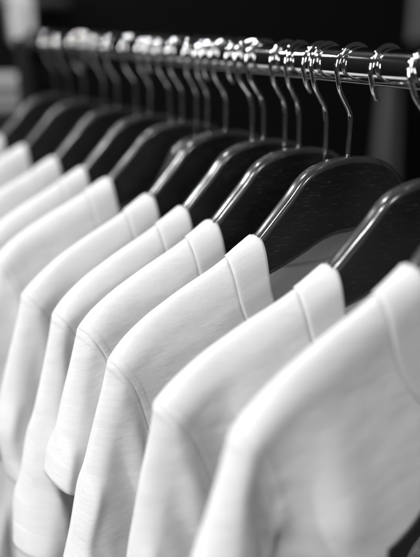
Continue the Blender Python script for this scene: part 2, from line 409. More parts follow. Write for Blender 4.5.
DATA = {
'c': {"pat": {'sang': 66, 'hemw': 0.15, 'sl': 0.2}, "xyz": (
[1059,98,99,100,100,100,96,91,86,83,68,-947,90,89,91,90,90,86,76,72,73,71,-857,92,88,87,88,86,74,73,72,69,66,-830,94,89,87,87,86,74,63,72,69,65,-833,94,
93,89,90,86,74,60,70,73,66,-861,97,96,96,94,90,75,61,70,78,68,-911,102,102,103,102,95,80,63,73,85,70,-982,111,111,111,112,105,87,67,74,97,71,-1069,123,
122,122,122,118,98,74,73,111,72,-1167,136,135,134,134,132,112,81,74,123,74,-1272,149,149,148,148,145,128,90,76,134,72,-1375,161,163,162,161,161,145,99,
79,144,75,-1485,173,177,176,176,175,162,110,82,154,95,-1480,174,176,176,175,176,154,98,86,159,71,-1445,175,176,175,177,176,143,89,92,165,45,-1413,176,177,
174,179,174,133,82,100,171,28,-1394,178,176,175,182,171,122,77,113,169,1,-1364,180,175,177,185,167,111,75,130,165,-18,-1347,181,175,181,188,161,101,75,
150,158,-11,-1359,181,176,186,192,152,92,81,167,133,1,-1361,181,179,191,193,144,86,88,185,87,-16,-1318,181,182,198,194,134,82,101,197,23,7,-1299,181,187,
205,192,125,82,121,188,-25,34,-1290,182,192,212,189,117,86,150,151,-42,58,-1295,183,198,219,185,111,96,183,84,-12,54,-1301,184,206,225,181,109,109,213,
22,20,142,-1411,185,216,230,177,110,132,229,3,32,220,-1534,177,219,227,175,128,149,232,56,22,208,-1593,168,224,224,172,140,163,230,98,23,196,-1638,161,
228,221,172,150,174,230,134,32,180,-1682,156,231,221,173,158,182,231,158,45,172,-1727,154,231,223,176,164,190,231,173,66,165,-1773,154,230,226,180,170,
194,231,184,86,165,-1820,157,227,228,188,174,197,231,188,103,176,-1869,163,221,231,196,179,197,231,190,112,200,-1920,169,216,234,204,182,199,231,190,114,
225,-1964,177,211,234,213,186,200,231,190,117,248,-2007,184,207,235,220,191,201,231,190,121,265,-2045,189,206,234,227,197,202,232,191,126,277,-2081,192,
207,233,232,204,205,231,193,133,284,-2114,196,207,233,234,213,209,228,197,144,284,-2145,197,210,233,235,222,213,226,200,159,279,-2174,194,215,234,235,231,
220,224,202,176,272,-2203,189,222,236,235,235,230,222,204,193,265,-2231,185,229,237,237,238,237,222,204,211,258,-275,4,13,11,9,8,6,4,4,2,3,5,6,5,6,5,-205,
-3,13,17,17,17,18,8,19,14,9,11,10,8,5,4,-230,11,7,13,16,17,17,17,12,9,7,50,1,4,2,-1,-226,7,12,11,14,14,14,15,13,13,12,1,72,-5,-3,-5,-221,-1,14,13,9,15,
14,13,11,11,11,9,-7,95,-11,-9,-220,-6,12,14,7,15,13,12,10,10,11,10,6,-14,106,-16,-219,-16,14,13,6,14,11,11,10,10,10,8,7,4,-19,104,-218,-22,17,7,7,13,11,
10,10,11,8,8,3,5,-2,-17,-101,-24,20,1,18,0,10,10,11,9,7,6,3,1,0,-7,-105,-17,21,-9,19,-1,10,12,9,9,6,3,1,0,0,-3,-97,21,-16,23,-17,2,21,-6,15,2,6,1,0,-1,
-2,-3,-62,1,21,-28,5,15,-2,17,-13,8,-2,2,-3,-4,-2,-3,-58,25,10,13,-18,-18,19,8,14,-27,0,3,-11,-4,1,18,-23,-28,24,7,21,-7,-37,26,-4,9,-37,-7,0,-12,19,30,
-37,17,-22,10,18,26,-31,-20,9,-7,2,-42,-8,38,4,29,-52,-13,-10,46,-9,12,-49,31,-18,6,-11,-6,-18,41,43,-10,-47,28,-27,1,-5,12,-43,-5,19,-21,-5,-8,14,43,17,
41,-74,68,-11,-27,-34,-14,20,-41,-16,13,4,28,-24,41,30,14,-70,36,55,-13,-33,-31,9,-34,-35,-18,34,17,31,9,4,25,-52,39,8,20,-11,-17,-38,-9,-35,-36,21,44,
9,2,24,-16,-28,29,-2,9,15,-3,-17,-32,-45,-14,19,14,15,8,-2,24,-33,4,-14,-3,2,10,-5,9,-7,-30,4,-3,16,43,-3,45,-69,24,-35,-18,-13,-6,22,26,24,-8,-30,16,-14,
18,55,1,-53,4,-22,1,-22,-14,3,15,24,27,18,7,-13,9,45,17,-95,-18,-10,33,-19,-15,-14,-7,-3,25,43,43,13,10,53,27,-140,-28,22,10,-14,-7,-5,-1,-4,0,-1,40,41,
30,62,15,-7,-39,-33,12,-2,-7,2,0,-1,-2,2,14,38,13,12,28,-590,-93,-92,168,-86,-84,143,-83,-77,129,-78,-72,109,-71,-69,83,-63,-64,52,-54,-55,14,-42,-42,-26,
-29,-30,-63,-18,-19,-91,-10,-10,-111,-4,-4,-123,0,0,991,102,100,101,100,101,102,93,87,84,66,-1013,108,105,102,101,100,97,90,84,79,74,-1029,115,115,107,
105,104,102,97,87,82,73,-1074,114,122,120,110,110,108,103,96,85,74,-1129,117,124,128,122,116,115,114,102,90,77,-1195,124,127,135,132,125,123,121,111,96,
81,-1267,132,136,138,140,136,130,130,122,101,85,-1343,141,144,145,147,145,140,137,133,107,89,-1422,149,153,155,154,153,149,147,143,114,91,-1502,158,162,
164,162,162,159,155,153,122,94,-1585,166,171,174,173,170,168,164,163,129,98,-1670,174,181,184,183,180,177,174,172,138,103,-1666,178,182,184,182,179,175,
174,172,135,103,-1664,181,184,183,182,178,174,176,172,130,103,-1663,183,185,185,182,177,175,178,172,120,101,-1658,186,186,186,182,176,177,182,173,105,111,
-1664,188,189,186,182,177,181,185,173,94,105,-1660,191,191,187,181,180,186,188,175,91,91,-1661,194,193,187,182,184,192,192,178,107,73,-1682,198,194,187,
184,191,197,196,179,122,51,-1699,201,194,188,190,198,203,200,177,134,-26,-1659,203,194,191,198,206,209,203,172,125,-78,-1623,203,196,198,206,213,214,207,
152,105,-109,-1585,202,201,206,215,219,220,207,121,80,-115,-1556,203,207,215,223,225,226,195,73,114,-113,-1568,206,213,225,231,232,231,192,54,71,-1655,
202,215,227,232,231,234,84,143,128,-1696,197,218,230,232,232,232,157,126,97,-1721,192,223,231,232,234,231,174,132,91,-1740,190,226,232,233,234,229,185,
138,96,-1763,190,228,233,233,235,226,191,145,105,-1786,193,228,234,233,233,224,196,151,117,-1809,198,228,232,233,233,222,198,158,132,-1834,205,226,231,
233,232,220,199,167,147,-1860,211,224,230,234,231,218,198,174,167,-1887,216,223,230,234,230,212,193,175,193,-1906,219,224,230,234,227,206,195,188,201,-1924,
220,225,232,235,224,204,202,195,205,-1942,222,227,233,235,223,208,207,198,206,-1959,225,229,234,235,225,214,211,196,206,-1975,228,232,235,235,229,221,212,
194,203,-1989,231,235,236,235,232,228,212,191,203,-2003,234,237,237,236,234,232,213,190,205,-2018,238,239,237,236,236,235,214,190,209,-111,15,12,10,6,5,
4,-16,1,0,-1,1,2,4,3,4,-111,14,10,9,6,5,3,4,1,2,4,-46,3,5,5,6,-61,16,11,5,1,0,0,-1,-2,0,1,20,-73,4,5,6,-27,23,21,12,2,-4,-6,-6,-5,-5,0,10,14,-94,6,6,1,
19,24,24,14,1,-6,-9,-10,-9,-8,-1,6,12,-112,7,28,17,19,24,24,16,3,-6,-10,-11,-13,-12,-7,1,8,-115,45,16,17,21,21,21,19,7,-4,-11,-12,-14,-15,-14,-10,3,-61,
17,17,18,16,17,21,20,10,0,-9,-11,-14,-19,-22,-14,-60,18,17,20,15,11,12,18,19,14,0,-3,-10,-19,-27,-25,-71,20,15,20,19,9,6,7,13,18,9,3,1,-11,-26,-31,-83,
22,12,20,19,15,4,3,3,6,9,-5,-1,9,-14,-25,-89,33,2,20,17,12,6,4,1,-8,-2,-7,0,12,-14,-2,-76,30,22,-5,20,-4,7,4,1,-8,-22,-7,4,12,-7,11,-59,20,16,4,20,-17,
4,2,-3,-12,-30,-4,7,6,6,-1,-31,22,14,7,14,-4,-14,-5,-9,-13,-33,-2,5,14,21,17,-2,-18,-5,2,-1,-7,3,-9,-16,-9,-23,16,25,35,22,6,-14,-14,3,-28,4,-23,-24,-18,
-5,7,41,14,27,35,1,-14,-3,-12,-52,-1,21,-32,-27,-10,-1,35,50,32,17,-10,-28,-13,38,-29,-62,-4,19,2,-15,3,-7,40,43,19,-7,-16,-37,-16,30,-48,-41,1,17,12,16,
7,21,19,22,-21,9,-15,-34,-15,11,-67,-7,0,19,16,17,22,19,22,5,-24,1,-9,-9,-24,-48,-33,0,5,24,27,18,20,22,-11,2,-19,-4,-9,11,-14,-54,-36,-5,5,33,26,27,23,
-12,-6,7,3,-3,-27,20,8,-89,-21,-12,4,40,37,20,1,-16,-1,-13,23,-6,-2,22,-1,-63,-15,-40,13,48,-10,29,-10,-16,5,1,-8,-9,48,10,-1,-657,-65,-58,58,-53,-41,18,
-35,-29,-10,-28,-25,-27,-22,-19,-44,-17,-14,-56,-13,-11,-66,-9,-8,-73,-7,-5,-79,-4,-3,-85,-2,-1,-89,0,0],
[-22,1,1,-2,-2,-4,-5,-11,-4,8,4,-74,3,3,-1,-1,-2,0,2,-3,-8,-8,12,2,0,-3,-5,-1,15,14,1,0,-5,-29,-2,-3,-4,-4,5,20,22,0,32,-18,-66,-4,-5,-4,0,11,26,38,44,
4,-23,-109,-6,-6,-2,4,17,34,49,59,8,-28,-152,-6,-6,-3,7,22,44,60,72,13,-36,-183,-11,-6,-5,6,27,52,71,87,20,-51,-200,-12,-13,-7,2,28,60,83,102,28,-65,-208,
-15,-14,-13,-3,23,64,95,118,36,-91,-203,-13,-14,-18,-10,16,65,107,133,45,-111,-206,-11,-12,-18,-19,8,64,120,148,57,-113,-232,-11,-10,-9,-27,-3,60,132,164,
70,-109,-275,-5,-9,-14,-30,10,83,148,162,60,-132,-285,-4,-9,-19,-30,25,106,160,160,41,-165,-275,-3,-11,-23,-27,45,126,168,156,16,-163,-292,-3,-11,-26,-17,
63,141,172,148,-24,-190,-260,-3,-11,-27,-8,82,154,176,135,-54,-189,-260,-3,-12,-28,4,101,165,178,117,-80,-177,-271,-3,-12,-29,19,119,174,181,92,-128,-192,
-226,-3,-12,-30,37,136,182,181,53,-174,-199,-177,-3,-10,-30,56,152,188,178,-2,-201,-202,-132,-2,-9,-29,77,166,193,170,-76,-208,-206,-82,-1,-8,-25,97,179,
196,151,-144,-214,-211,-26,-2,-5,-18,117,188,198,118,-196,-222,-214,28,-1,-3,-7,134,197,197,65,-223,-222,-167,21,0,-1,7,149,204,189,4,-231,-208,-174,52,
0,0,17,153,194,180,26,-228,-233,-160,43,-1,1,28,156,185,166,27,-209,-231,-173,43,0,0,35,157,179,156,27,-189,-232,-179,40,-1,1,37,156,173,147,26,-168,-229,
-182,35,0,0,35,153,168,139,26,-148,-223,-185,33,-1,0,29,147,162,133,27,-131,-213,-186,32,-1,-2,23,138,156,127,29,-119,-201,-177,27,-1,-3,12,127,150,126,
30,-112,-193,-156,23,-2,-4,-2,115,145,124,32,-109,-190,-124,17,-1,-6,-15,99,142,124,33,-106,-188,-89,11,-2,-6,-29,81,138,124,36,-102,-186,-55,3,-1,-6,-36,
58,131,123,38,-95,-181,-22,-7,-2,-6,-37,34,120,119,41,-84,-173,6,-19,-1,-6,-37,15,103,112,45,-71,-161,31,-32,-2,-6,-34,3,79,101,48,-53,-144,52,-48,-2,-7,
-29,0,49,83,51,-33,-122,69,-63,-2,-8,-24,0,23,52,54,-12,-93,84,-76,-3,-8,-21,0,6,21,44,9,-57,94,276,10,14,15,14,13,14,10,9,9,8,9,10,10,9,10,-251,23,18,
8,4,0,0,-78,3,6,8,10,12,13,13,14,-51,2,27,20,8,-8,-11,-8,-13,-14,-11,-83,15,15,18,18,37,-14,18,28,21,-9,-15,-13,-31,-25,-19,-4,-96,19,20,21,115,-24,7,23,
35,-4,-17,-21,-36,-33,-27,-20,2,-103,24,23,193,-36,1,13,39,9,-20,-28,-37,-37,-33,-32,-20,6,-98,27,267,-43,0,0,37,14,-21,-31,-34,-33,-34,-37,-41,-21,9,-79,
332,-46,4,-18,35,15,-23,-31,-26,-30,-33,-37,-50,-44,-17,8,310,-45,2,-31,6,39,-33,-19,-23,-28,-30,-39,-48,-59,-29,-12,366,-44,3,-44,-9,40,-40,-24,-7,-24,
-30,-39,-53,-61,-35,-23,392,-12,-42,5,-57,40,-13,-53,-27,-1,-26,-44,-58,-54,-34,-30,363,35,-10,-46,-37,-8,23,-24,-52,-33,-3,-60,-46,-40,-29,-15,349,-10,
29,-21,-34,-43,-17,20,-26,-51,-40,-17,-53,-31,-15,11,332,-43,-16,23,-13,-44,-34,-27,22,-35,-46,-42,-18,-37,13,20,284,-15,-41,-37,10,-4,-43,-34,-20,20,-37,
-40,-36,15,12,22,179,49,-22,-57,-23,-2,-20,-30,-39,-10,15,-26,-31,32,11,27,136,40,-7,-39,-20,-11,-20,-35,-38,-25,-10,-3,-2,15,31,25,57,48,4,-5,-9,-22,-36,
-2,-32,-1,-24,-17,16,19,27,19,-9,6,26,3,1,-8,-37,-1,14,-33,11,-22,19,37,20,28,-100,-14,49,-21,14,17,2,-33,32,-10,-9,2,43,31,27,-10,-135,-33,28,16,-14,13,
28,31,10,-26,0,45,25,6,39,20,-266,26,26,18,0,-9,30,31,34,7,23,36,29,13,32,-7,-320,24,14,23,29,31,-6,16,31,53,24,53,34,19,9,17,-419,35,29,36,21,37,39,29,
33,39,9,42,56,37,10,-52,-445,33,38,56,39,37,41,52,48,39,21,31,14,53,-15,-45,-493,43,36,87,44,51,51,51,52,49,41,36,23,-57,-14,-53,-430,38,25,78,63,56,53,
50,42,31,53,53,-18,-54,-48,-50,-19,-7,-8,-71,1,2,-7,-1,-1,-7,-1,0,-15,2,2,-22,6,6,-29,11,9,-34,14,12,-34,14,8,-26,11,5,-21,9,5,-18,9,5,-18,11,5,291,1,2,
2,1,2,0,4,10,5,1,-22,1,1,0,-1,0,0,0,2,-2,-3,6,1,1,0,0,0,1,1,0,-4,-20,23,2,2,0,1,0,3,4,0,-8,-25,24,4,2,1,1,2,4,7,1,-13,-29,23,4,4,2,2,2,7,11,2,-18,-35,22,
4,5,3,3,4,10,16,2,-23,-42,21,4,6,5,3,5,14,22,3,-29,-53,23,5,6,6,3,7,19,28,4,-36,-64,27,5,5,6,4,8,25,34,6,-43,-77,32,5,5,5,6,8,30,43,5,-52,-87,38,6,4,3,
5,11,37,46,5,-59,-95,51,2,3,4,6,21,45,44,-5,-70,-100,60,1,2,3,10,34,53,39,-16,-84,-106,73,0,1,1,21,48,57,32,-27,-103,-114,93,0,0,1,37,59,58,22,-39,-125,
-114,112,0,1,3,54,68,52,11,-55,-142,-128,149,0,3,10,64,68,41,-2,-61,-148,-145,185,1,5,15,74,64,27,-14,-66,-143,-156,210,2,8,24,78,52,14,-25,-71,-138,-170,
244,3,12,34,74,37,2,-32,-80,-133,-195,297,3,15,44,64,17,-1,-37,-97,-157,-168,335,4,16,49,51,5,0,-45,-136,-187,-170,430,4,15,51,38,0,0,-64,-176,-188,-177,
513,3,14,50,25,0,-11,-116,-221,-175,-176,621,3,11,49,15,0,-25,-132,-221,-216,529,3,11,42,9,0,0,-215,-179,-181,520,4,12,36,3,0,-8,-170,-185,-202,518,3,13,
30,1,0,-29,-150,-178,-207,520,4,13,26,1,0,-49,-135,-172,-206,516,4,12,27,3,-7,-64,-124,-165,-200,506,4,12,28,9,-22,-70,-118,-158,-188,492,2,10,30,9,-29,
-74,-114,-148,-173,472,2,7,32,9,-35,-78,-111,-136,-155,450,1,5,34,9,-40,-85,-114,-123,-129,427,1,5,38,7,-49,-100,-125,-122,-75,407,1,6,40,4,-62,-114,-123,
-97,-56,390,1,7,41,-3,-74,-119,-112,-75,-51,374,1,8,37,-10,-79,-113,-96,-65,-54,359,2,7,31,-15,-73,-100,-84,-63,-64,346,1,6,21,-16,-60,-80,-76,-70,-78,
339,0,2,10,-18,-44,-62,-70,-79,-86,334,-1,-5,-3,-18,-34,-49,-65,-80,-89,336,-3,-12,-22,-20,-27,-39,-57,-78,-89,259,8,9,11,12,13,13,81,8,7,7,6,5,5,4,4,-214,
11,15,16,16,16,17,12,14,12,7,96,2,5,5,5,-285,8,14,16,18,18,18,17,18,18,17,1,106,5,5,5,-294,-18,4,15,19,18,18,18,20,19,19,10,7,117,5,4,-269,-29,-18,-1,14,
18,19,18,18,18,19,17,14,8,123,2,-232,-30,-27,-16,-7,11,18,18,17,16,16,17,18,17,8,115,-185,-26,-28,-20,-17,-15,6,17,17,16,15,14,14,15,17,10,-32,-22,-24,
-22,-23,-22,-16,2,13,16,15,15,12,11,11,11,24,-18,-21,-15,-20,-24,-27,-21,-6,8,13,15,13,8,7,6,80,-14,-20,-9,-11,-21,-27,-30,-26,-15,2,10,9,7,4,3,131,-3,
-28,-7,0,-14,-23,-28,-30,-32,-20,31,4,-36,-2,-1,181,11,-35,-18,16,-5,-24,-24,-27,-39,-38,31,-9,-49,-4,-22,233,19,-18,-46,-11,18,-18,-19,-19,-36,-47,21,
-32,-51,-15,-30,275,4,-1,-31,-42,11,-11,-21,3,-32,-44,-2,-48,-41,-33,-22,297,-28,-25,-23,-17,-2,-1,2,10,-27,-38,-34,-24,-19,-11,-9,259,-36,-37,-35,-9,-1,
0,14,-11,-13,-40,-7,-11,-15,-6,0,196,-37,-35,10,15,-35,-11,20,-17,-30,-18,-1,-12,-7,9,7,124,-41,-7,41,7,-35,16,-9,-13,-51,-1,-18,11,8,-2,9,54,-20,18,43,
-1,-19,-22,-6,-20,-6,-4,15,5,0,-4,14,4,9,11,28,-4,-2,-13,-22,-26,-30,3,42,26,9,-3,21,-59,-8,23,24,-7,-6,-14,-35,-25,14,13,38,42,27,10,19,-149,-4,28,19,
-15,-21,-15,-25,-5,43,43,35,17,31,40,36,-278,17,30,27,-13,-25,-16,8,31,42,51,40,35,24,50,-28,-342,30,36,34,-25,-3,13,44,21,40,40,49,42,54,-17,-32,-388,
41,32,37,-4,52,16,37,21,41,51,41,52,-25,-27,-26,-1,-6,24,-6,-12,13,6,-9,2,10,-4,-3,10,-5,-3,10,-4,-4,10,-4,-2,10,-4,-2,10,-4,-2,9,-3,-2,9,-5,-2,9,-5,-3],
[-1205,-48,-47,-46,-48,-54,-48,-61,-66,-82,-75,432,-56,-48,-46,-45,-48,-52,-58,-60,-61,-66,422,-54,-44,-42,-40,-45,-46,-47,-53,-59,-61,375,-50,-39,-38,
-39,-42,-41,-38,-46,-55,-58,332,-42,-37,-36,-38,-39,-37,-30,-40,-52,-57,299,-37,-36,-34,-36,-37,-32,-26,-33,-50,-56,279,-35,-33,-35,-35,-36,-30,-22,-27,
-50,-58,279,-33,-35,-35,-37,-37,-30,-21,-23,-51,-60,302,-37,-37,-37,-40,-40,-35,-21,-21,-54,-65,346,-42,-41,-42,-44,-46,-41,-25,-22,-59,-71,408,-48,-48,
-48,-50,-53,-49,-32,-24,-65,-79,482,-55,-56,-55,-57,-61,-59,-39,-29,-70,-88,564,-63,-64,-65,-65,-68,-69,-49,-36,-77,-99,529,-61,-60,-61,-61,-66,-62,-42,
-35,-77,-89,487,-57,-56,-57,-59,-62,-56,-35,-35,-78,-78,447,-53,-53,-54,-56,-58,-48,-31,-36,-77,-69,408,-49,-49,-50,-53,-54,-41,-26,-37,-76,-60,369,-45,
-46,-46,-50,-48,-35,-23,-39,-74,-50,329,-41,-41,-42,-47,-43,-28,-20,-43,-70,-56,305,-37,-37,-38,-43,-37,-23,-18,-45,-62,-42,256,-33,-32,-34,-39,-31,-19,
-16,-47,-43,-8,175,-27,-27,-31,-33,-26,-14,-15,-47,-21,-14,129,-22,-22,-27,-28,-19,-12,-13,-38,-7,-15,76,-16,-16,-22,-23,-14,-8,-11,-27,-5,-3,19,-10,-11,
-17,-16,-9,-6,-4,-20,-12,7,-29,-2,-6,-11,-10,-4,-3,8,-20,24,23,-125,5,0,-5,-4,1,2,27,-21,10,43,-250,6,0,-6,-3,-1,1,23,1,-6,39,-245,6,-1,-5,-4,-2,-3,11,
21,-2,46,-259,6,-1,-5,-3,-4,-4,13,26,2,45,-267,5,-1,-3,-3,-5,-4,13,29,7,44,-273,2,0,0,-4,-6,-4,14,30,14,43,-281,0,2,1,-3,-8,-3,14,31,21,42,-289,-2,4,3,
-3,-8,-4,14,31,27,43,-296,-3,4,4,-2,-8,-4,13,31,30,45,-302,-2,3,5,-1,-8,-4,12,32,32,46,-307,0,2,6,0,-8,-5,12,33,33,46,-310,1,2,5,2,-7,-7,12,34,34,45,-313,
2,2,5,4,-6,-7,11,34,35,44,-316,3,3,4,6,-5,-7,11,33,36,43,-318,3,3,4,6,-2,-6,11,31,37,42,-321,4,3,4,6,2,-4,9,30,37,41,-324,6,3,2,6,6,0,7,28,37,39,-325,7,
2,1,6,8,7,6,24,37,38,-328,9,0,2,5,10,12,9,19,35,38,5294,-128,-124,-124,-124,-125,-124,-125,-125,-125,-125,-125,-124,-125,-124,-125,1783,-113,-115,-118,
-118,-119,-121,-124,-121,-121,-122,-122,-122,-121,-122,-121,1738,-112,-110,-113,-116,-116,-117,-117,-117,-118,-118,-121,-118,-118,-118,-117,1679,-109,-109,
-108,-110,-113,-112,-112,-110,-111,-113,-114,-125,-114,-113,-112,1612,-103,-107,-106,-103,-108,-107,-107,-103,-105,-106,-109,-110,-129,-108,-107,1542,-97,
-104,-103,-97,-104,-102,-101,-98,-99,-100,-100,-103,-104,-135,-101,1470,-91,-100,-99,-93,-98,-98,-95,-94,-95,-94,-93,-92,-99,-98,-132,1390,-85,-94,-94,
-89,-94,-92,-90,-91,-91,-89,-89,-81,-86,-95,-93,1272,-80,-90,-87,-89,-85,-84,-88,-87,-86,-85,-83,-77,-69,-86,-90,1188,-81,-85,-79,-83,-79,-78,-81,-86,-82,
-80,-76,-69,-60,-78,-83,1095,-80,-72,-81,-66,-80,-80,-65,-74,-82,-77,-67,-57,-60,-72,-75,1007,-74,-75,-62,-72,-72,-75,-69,-56,-67,-77,-46,-60,-64,-69,-74,
930,-66,-73,-68,-60,-58,-66,-72,-65,-42,-56,-68,-46,-62,-69,-67,850,-55,-62,-71,-60,-55,-52,-58,-69,-55,-33,-49,-61,-53,-61,-55,767,-61,-70,-33,-62,-73,
-50,-28,-55,-60,-50,-23,-49,-40,-59,-46,687,-49,-100,-61,-29,-30,-79,-32,-17,-50,-50,-46,-41,-8,-28,-49,596,-48,-65,-47,-51,-49,-25,-45,-43,-28,-45,-52,
-46,-24,36,-21,500,-33,-90,-51,-37,-44,-20,-32,-25,-43,-34,-60,-52,-20,34,39,371,-2,-74,-63,-40,-42,-20,-14,-31,-29,-30,-36,-16,-51,54,16,303,-13,-24,-64,
-56,-38,-23,-16,-20,-23,-38,-37,34,-37,35,41,206,-5,-23,-68,-33,-42,-32,-10,-30,-20,-17,20,-16,33,33,24,144,-34,-18,-37,-49,-35,-30,-23,-30,-5,29,0,24,
0,31,5,91,-23,-13,-28,-14,-30,-40,-40,-20,25,4,17,9,29,12,44,-5,-17,-16,-19,-17,-29,-6,-31,-11,4,34,31,6,37,27,-17,-45,1,-26,-10,-21,-20,-12,-10,19,29,
4,14,41,24,2,5,-120,-11,-34,3,6,-8,-2,3,18,22,35,23,23,0,2,7,-171,-9,-15,-36,11,10,26,31,39,47,-23,4,30,-4,5,24,2577,30,40,-199,44,51,-216,44,44,-206,45,
39,-195,45,39,-185,48,48,-187,56,58,-188,64,65,-185,70,70,-178,73,72,-169,74,73,-160,74,74,-153,74,74,627,-63,-41,-38,-45,-47,-47,-55,-63,-72,-86,511,-70,
-54,-45,-50,-52,-55,-57,-60,-65,-72,555,-76,-69,-51,-53,-55,-58,-62,-64,-68,-71,606,-75,-74,-67,-59,-61,-64,-67,-69,-74,-77,665,-68,-83,-77,-68,-69,-70,
-72,-77,-81,-84,733,-75,-79,-86,-81,-76,-78,-79,-84,-90,-91,808,-82,-84,-93,-90,-85,-86,-86,-92,-99,-100,889,-90,-93,-95,-100,-96,-94,-93,-101,-108,-109,
975,-100,-102,-102,-108,-105,-103,-101,-110,-118,-118,1064,-109,-111,-112,-114,-115,-111,-110,-119,-128,-128,1156,-120,-120,-121,-122,-124,-120,-118,-128,
-138,-139,1250,-131,-131,-130,-130,-132,-128,-126,-138,-149,-148,1163,-122,-121,-121,-121,-122,-119,-119,-130,-141,-140,1077,-112,-112,-112,-113,-112,-109,
-112,-123,-134,-130,992,-103,-103,-104,-103,-102,-100,-106,-116,-126,-120,907,-94,-94,-96,-94,-92,-92,-99,-108,-117,-111,822,-85,-87,-86,-85,-82,-84,-92,
-100,-110,-101,737,-77,-77,-78,-74,-73,-77,-85,-90,-103,-93,652,-68,-69,-67,-63,-65,-71,-77,-81,-87,-94,567,-59,-59,-56,-54,-58,-63,-69,-71,-72,-99,485,
-50,-48,-45,-46,-50,-55,-59,-62,-61,-80,381,-40,-37,-35,-37,-42,-45,-51,-52,-48,-65,277,-29,-26,-25,-29,-33,-34,-42,-39,-18,-45,145,-17,-16,-16,-19,-22,
-23,-34,-20,18,-38,12,-5,-5,-7,-9,-10,-10,-10,52,-54,37,-154,7,6,4,2,2,3,-17,37,25,-261,7,6,3,3,3,5,24,10,19,-271,7,4,3,3,4,4,24,20,14,-275,7,3,3,4,5,6,
23,21,14,-278,6,3,3,5,5,9,21,22,16,-281,3,4,4,5,6,10,21,21,18,-284,1,5,5,5,7,12,19,22,20,-288,1,5,5,6,7,13,19,22,22,-291,1,4,5,7,8,13,19,22,24,-295,2,4,
5,6,10,14,18,22,25,-298,4,3,4,6,12,16,21,22,20,-299,4,3,3,7,13,19,20,20,20,-301,4,3,4,7,15,19,19,19,21,-303,5,3,4,8,15,19,19,19,21,-304,4,3,5,9,15,19,18,
20,21,-306,4,4,5,9,16,18,19,20,20,-307,5,4,6,10,14,18,19,20,20,-307,4,5,8,10,14,16,19,20,20,-308,4,8,8,11,13,15,18,20,20,5271,-116,-117,-120,-120,-122,
-122,-121,-122,-123,-123,-122,-122,-123,-122,-122,1759,-113,-114,-114,-116,-117,-118,-119,-118,-119,-119,-116,-119,-118,-119,-119,1692,-109,-110,-111,-112,
-112,-114,-113,-114,-114,-114,-113,-112,-115,-115,-114,1618,-103,-106,-107,-108,-108,-108,-109,-109,-109,-109,-110,-109,-104,-111,-110,1539,-97,-100,-101,
-103,-104,-104,-104,-104,-104,-104,-105,-104,-105,-96,-106,1458,-94,-94,-95,-96,-99,-100,-99,-99,-99,-99,-99,-99,-100,-101,-87,1375,-90,-89,-91,-91,-91,
-93,-95,-95,-94,-94,-94,-94,-93,-94,-96,1308,-86,-85,-86,-86,-85,-87,-88,-90,-90,-89,-90,-89,-87,-87,-89,1227,-81,-81,-81,-82,-81,-81,-80,-83,-85,-85,-85,
-85,-83,-79,-81,1146,-77,-76,-77,-77,-77,-76,-75,-75,-76,-80,-80,-80,-79,-74,-72,1063,-73,-70,-72,-74,-73,-71,-70,-70,-67,-72,-69,-75,-65,-73,-70,974,-66,
-65,-65,-73,-70,-66,-66,-65,-58,-58,-62,-70,-47,-68,-67,879,-65,-58,-57,-61,-73,-64,-62,-62,-54,-35,-60,-57,-36,-63,-56,778,-61,-60,-61,-41,-60,-63,-58,
-59,-48,-19,-60,-34,-43,-49,-58,690,-37,-49,-56,-56,-58,-55,-59,-54,-39,-16,-44,-47,-49,-48,-51,633,-38,-42,-33,-57,-57,-47,-46,-49,-41,-25,-49,-39,-27,
-45,-51,564,-35,-30,-25,-68,-48,-31,-59,-22,-35,-24,-51,-34,-27,-50,-44,499,-35,-7,-33,-56,-42,-41,-34,-38,-17,-16,-34,-45,-44,-34,-37,430,-19,0,-34,-50,
-43,-27,-59,-37,12,-4,-42,-48,-40,-22,-29,370,15,-23,-41,-38,-41,-33,-28,-40,7,-24,-9,-33,-47,-25,-24,340,4,-42,-35,-30,-36,-27,-23,-6,-24,-26,-16,7,-33,
-45,-20,264,21,-34,-31,-21,-14,-27,-10,-23,-5,-2,-29,-32,-22,-4,-27,234,-11,-26,-31,-17,0,-24,-27,17,-2,6,-26,-29,-55,18,34,133,-26,-21,-28,0,-15,-31,11,
36,-14,-7,-17,-24,-9,39,35,6,-23,-11,-29,-5,3,-31,34,42,-26,-9,-13,-6,27,24,12,2575,51,6,-97,88,25,-132,76,57,-164,75,75,-171,76,76,-167,76,77,-164,76,
76,-160,76,76,-157,76,75,-154,76,75,-152,75,75,-150,75,75])},
'j': {"pat": {'sang': 66, 'hemw': 0.155, 'sl': 0.2}, "xyz": (
[1058,98,100,99,102,102,95,87,85,80,69,-936,91,90,91,92,91,93,83,83,79,78,-895,92,88,88,88,88,86,81,79,76,76,-874,94,88,87,88,87,86,81,78,75,73,-885,95,
93,89,89,89,89,83,81,77,74,-926,98,97,96,93,94,93,89,86,81,77,-993,104,104,103,101,101,100,100,91,88,81,-1082,112,113,113,112,110,109,109,104,97,83,-1185,
123,123,124,124,122,120,120,118,109,105,-1320,135,136,136,136,135,133,133,132,119,105,-1436,149,148,149,150,148,147,145,145,136,130,-1586,164,163,162,163,
162,161,158,158,149,127,-1707,180,178,176,177,177,174,173,172,165,144,-1716,180,178,178,177,177,174,173,172,166,130,-1705,180,179,179,179,177,175,173,173,
166,142,-1723,180,181,181,180,178,176,174,174,165,139,-1728,181,182,184,181,180,177,176,176,167,159,-1763,182,184,186,184,181,179,179,179,166,157,-1777,
183,187,189,187,183,181,181,183,169,160,-1803,184,190,193,190,186,183,185,187,170,152,-1820,186,193,197,193,190,186,189,190,175,154,-1853,187,198,201,198,
192,191,193,193,180,152,-1885,190,201,207,201,197,195,199,195,180,159,-1924,192,207,212,206,201,200,205,198,177,162,-1960,195,212,218,211,205,207,213,202,
172,145,-1980,198,218,225,216,211,214,224,202,173,198,-2079,201,226,231,223,220,226,230,203,162,323,-2245,196,226,230,225,227,231,251,169,202,261,-2218,
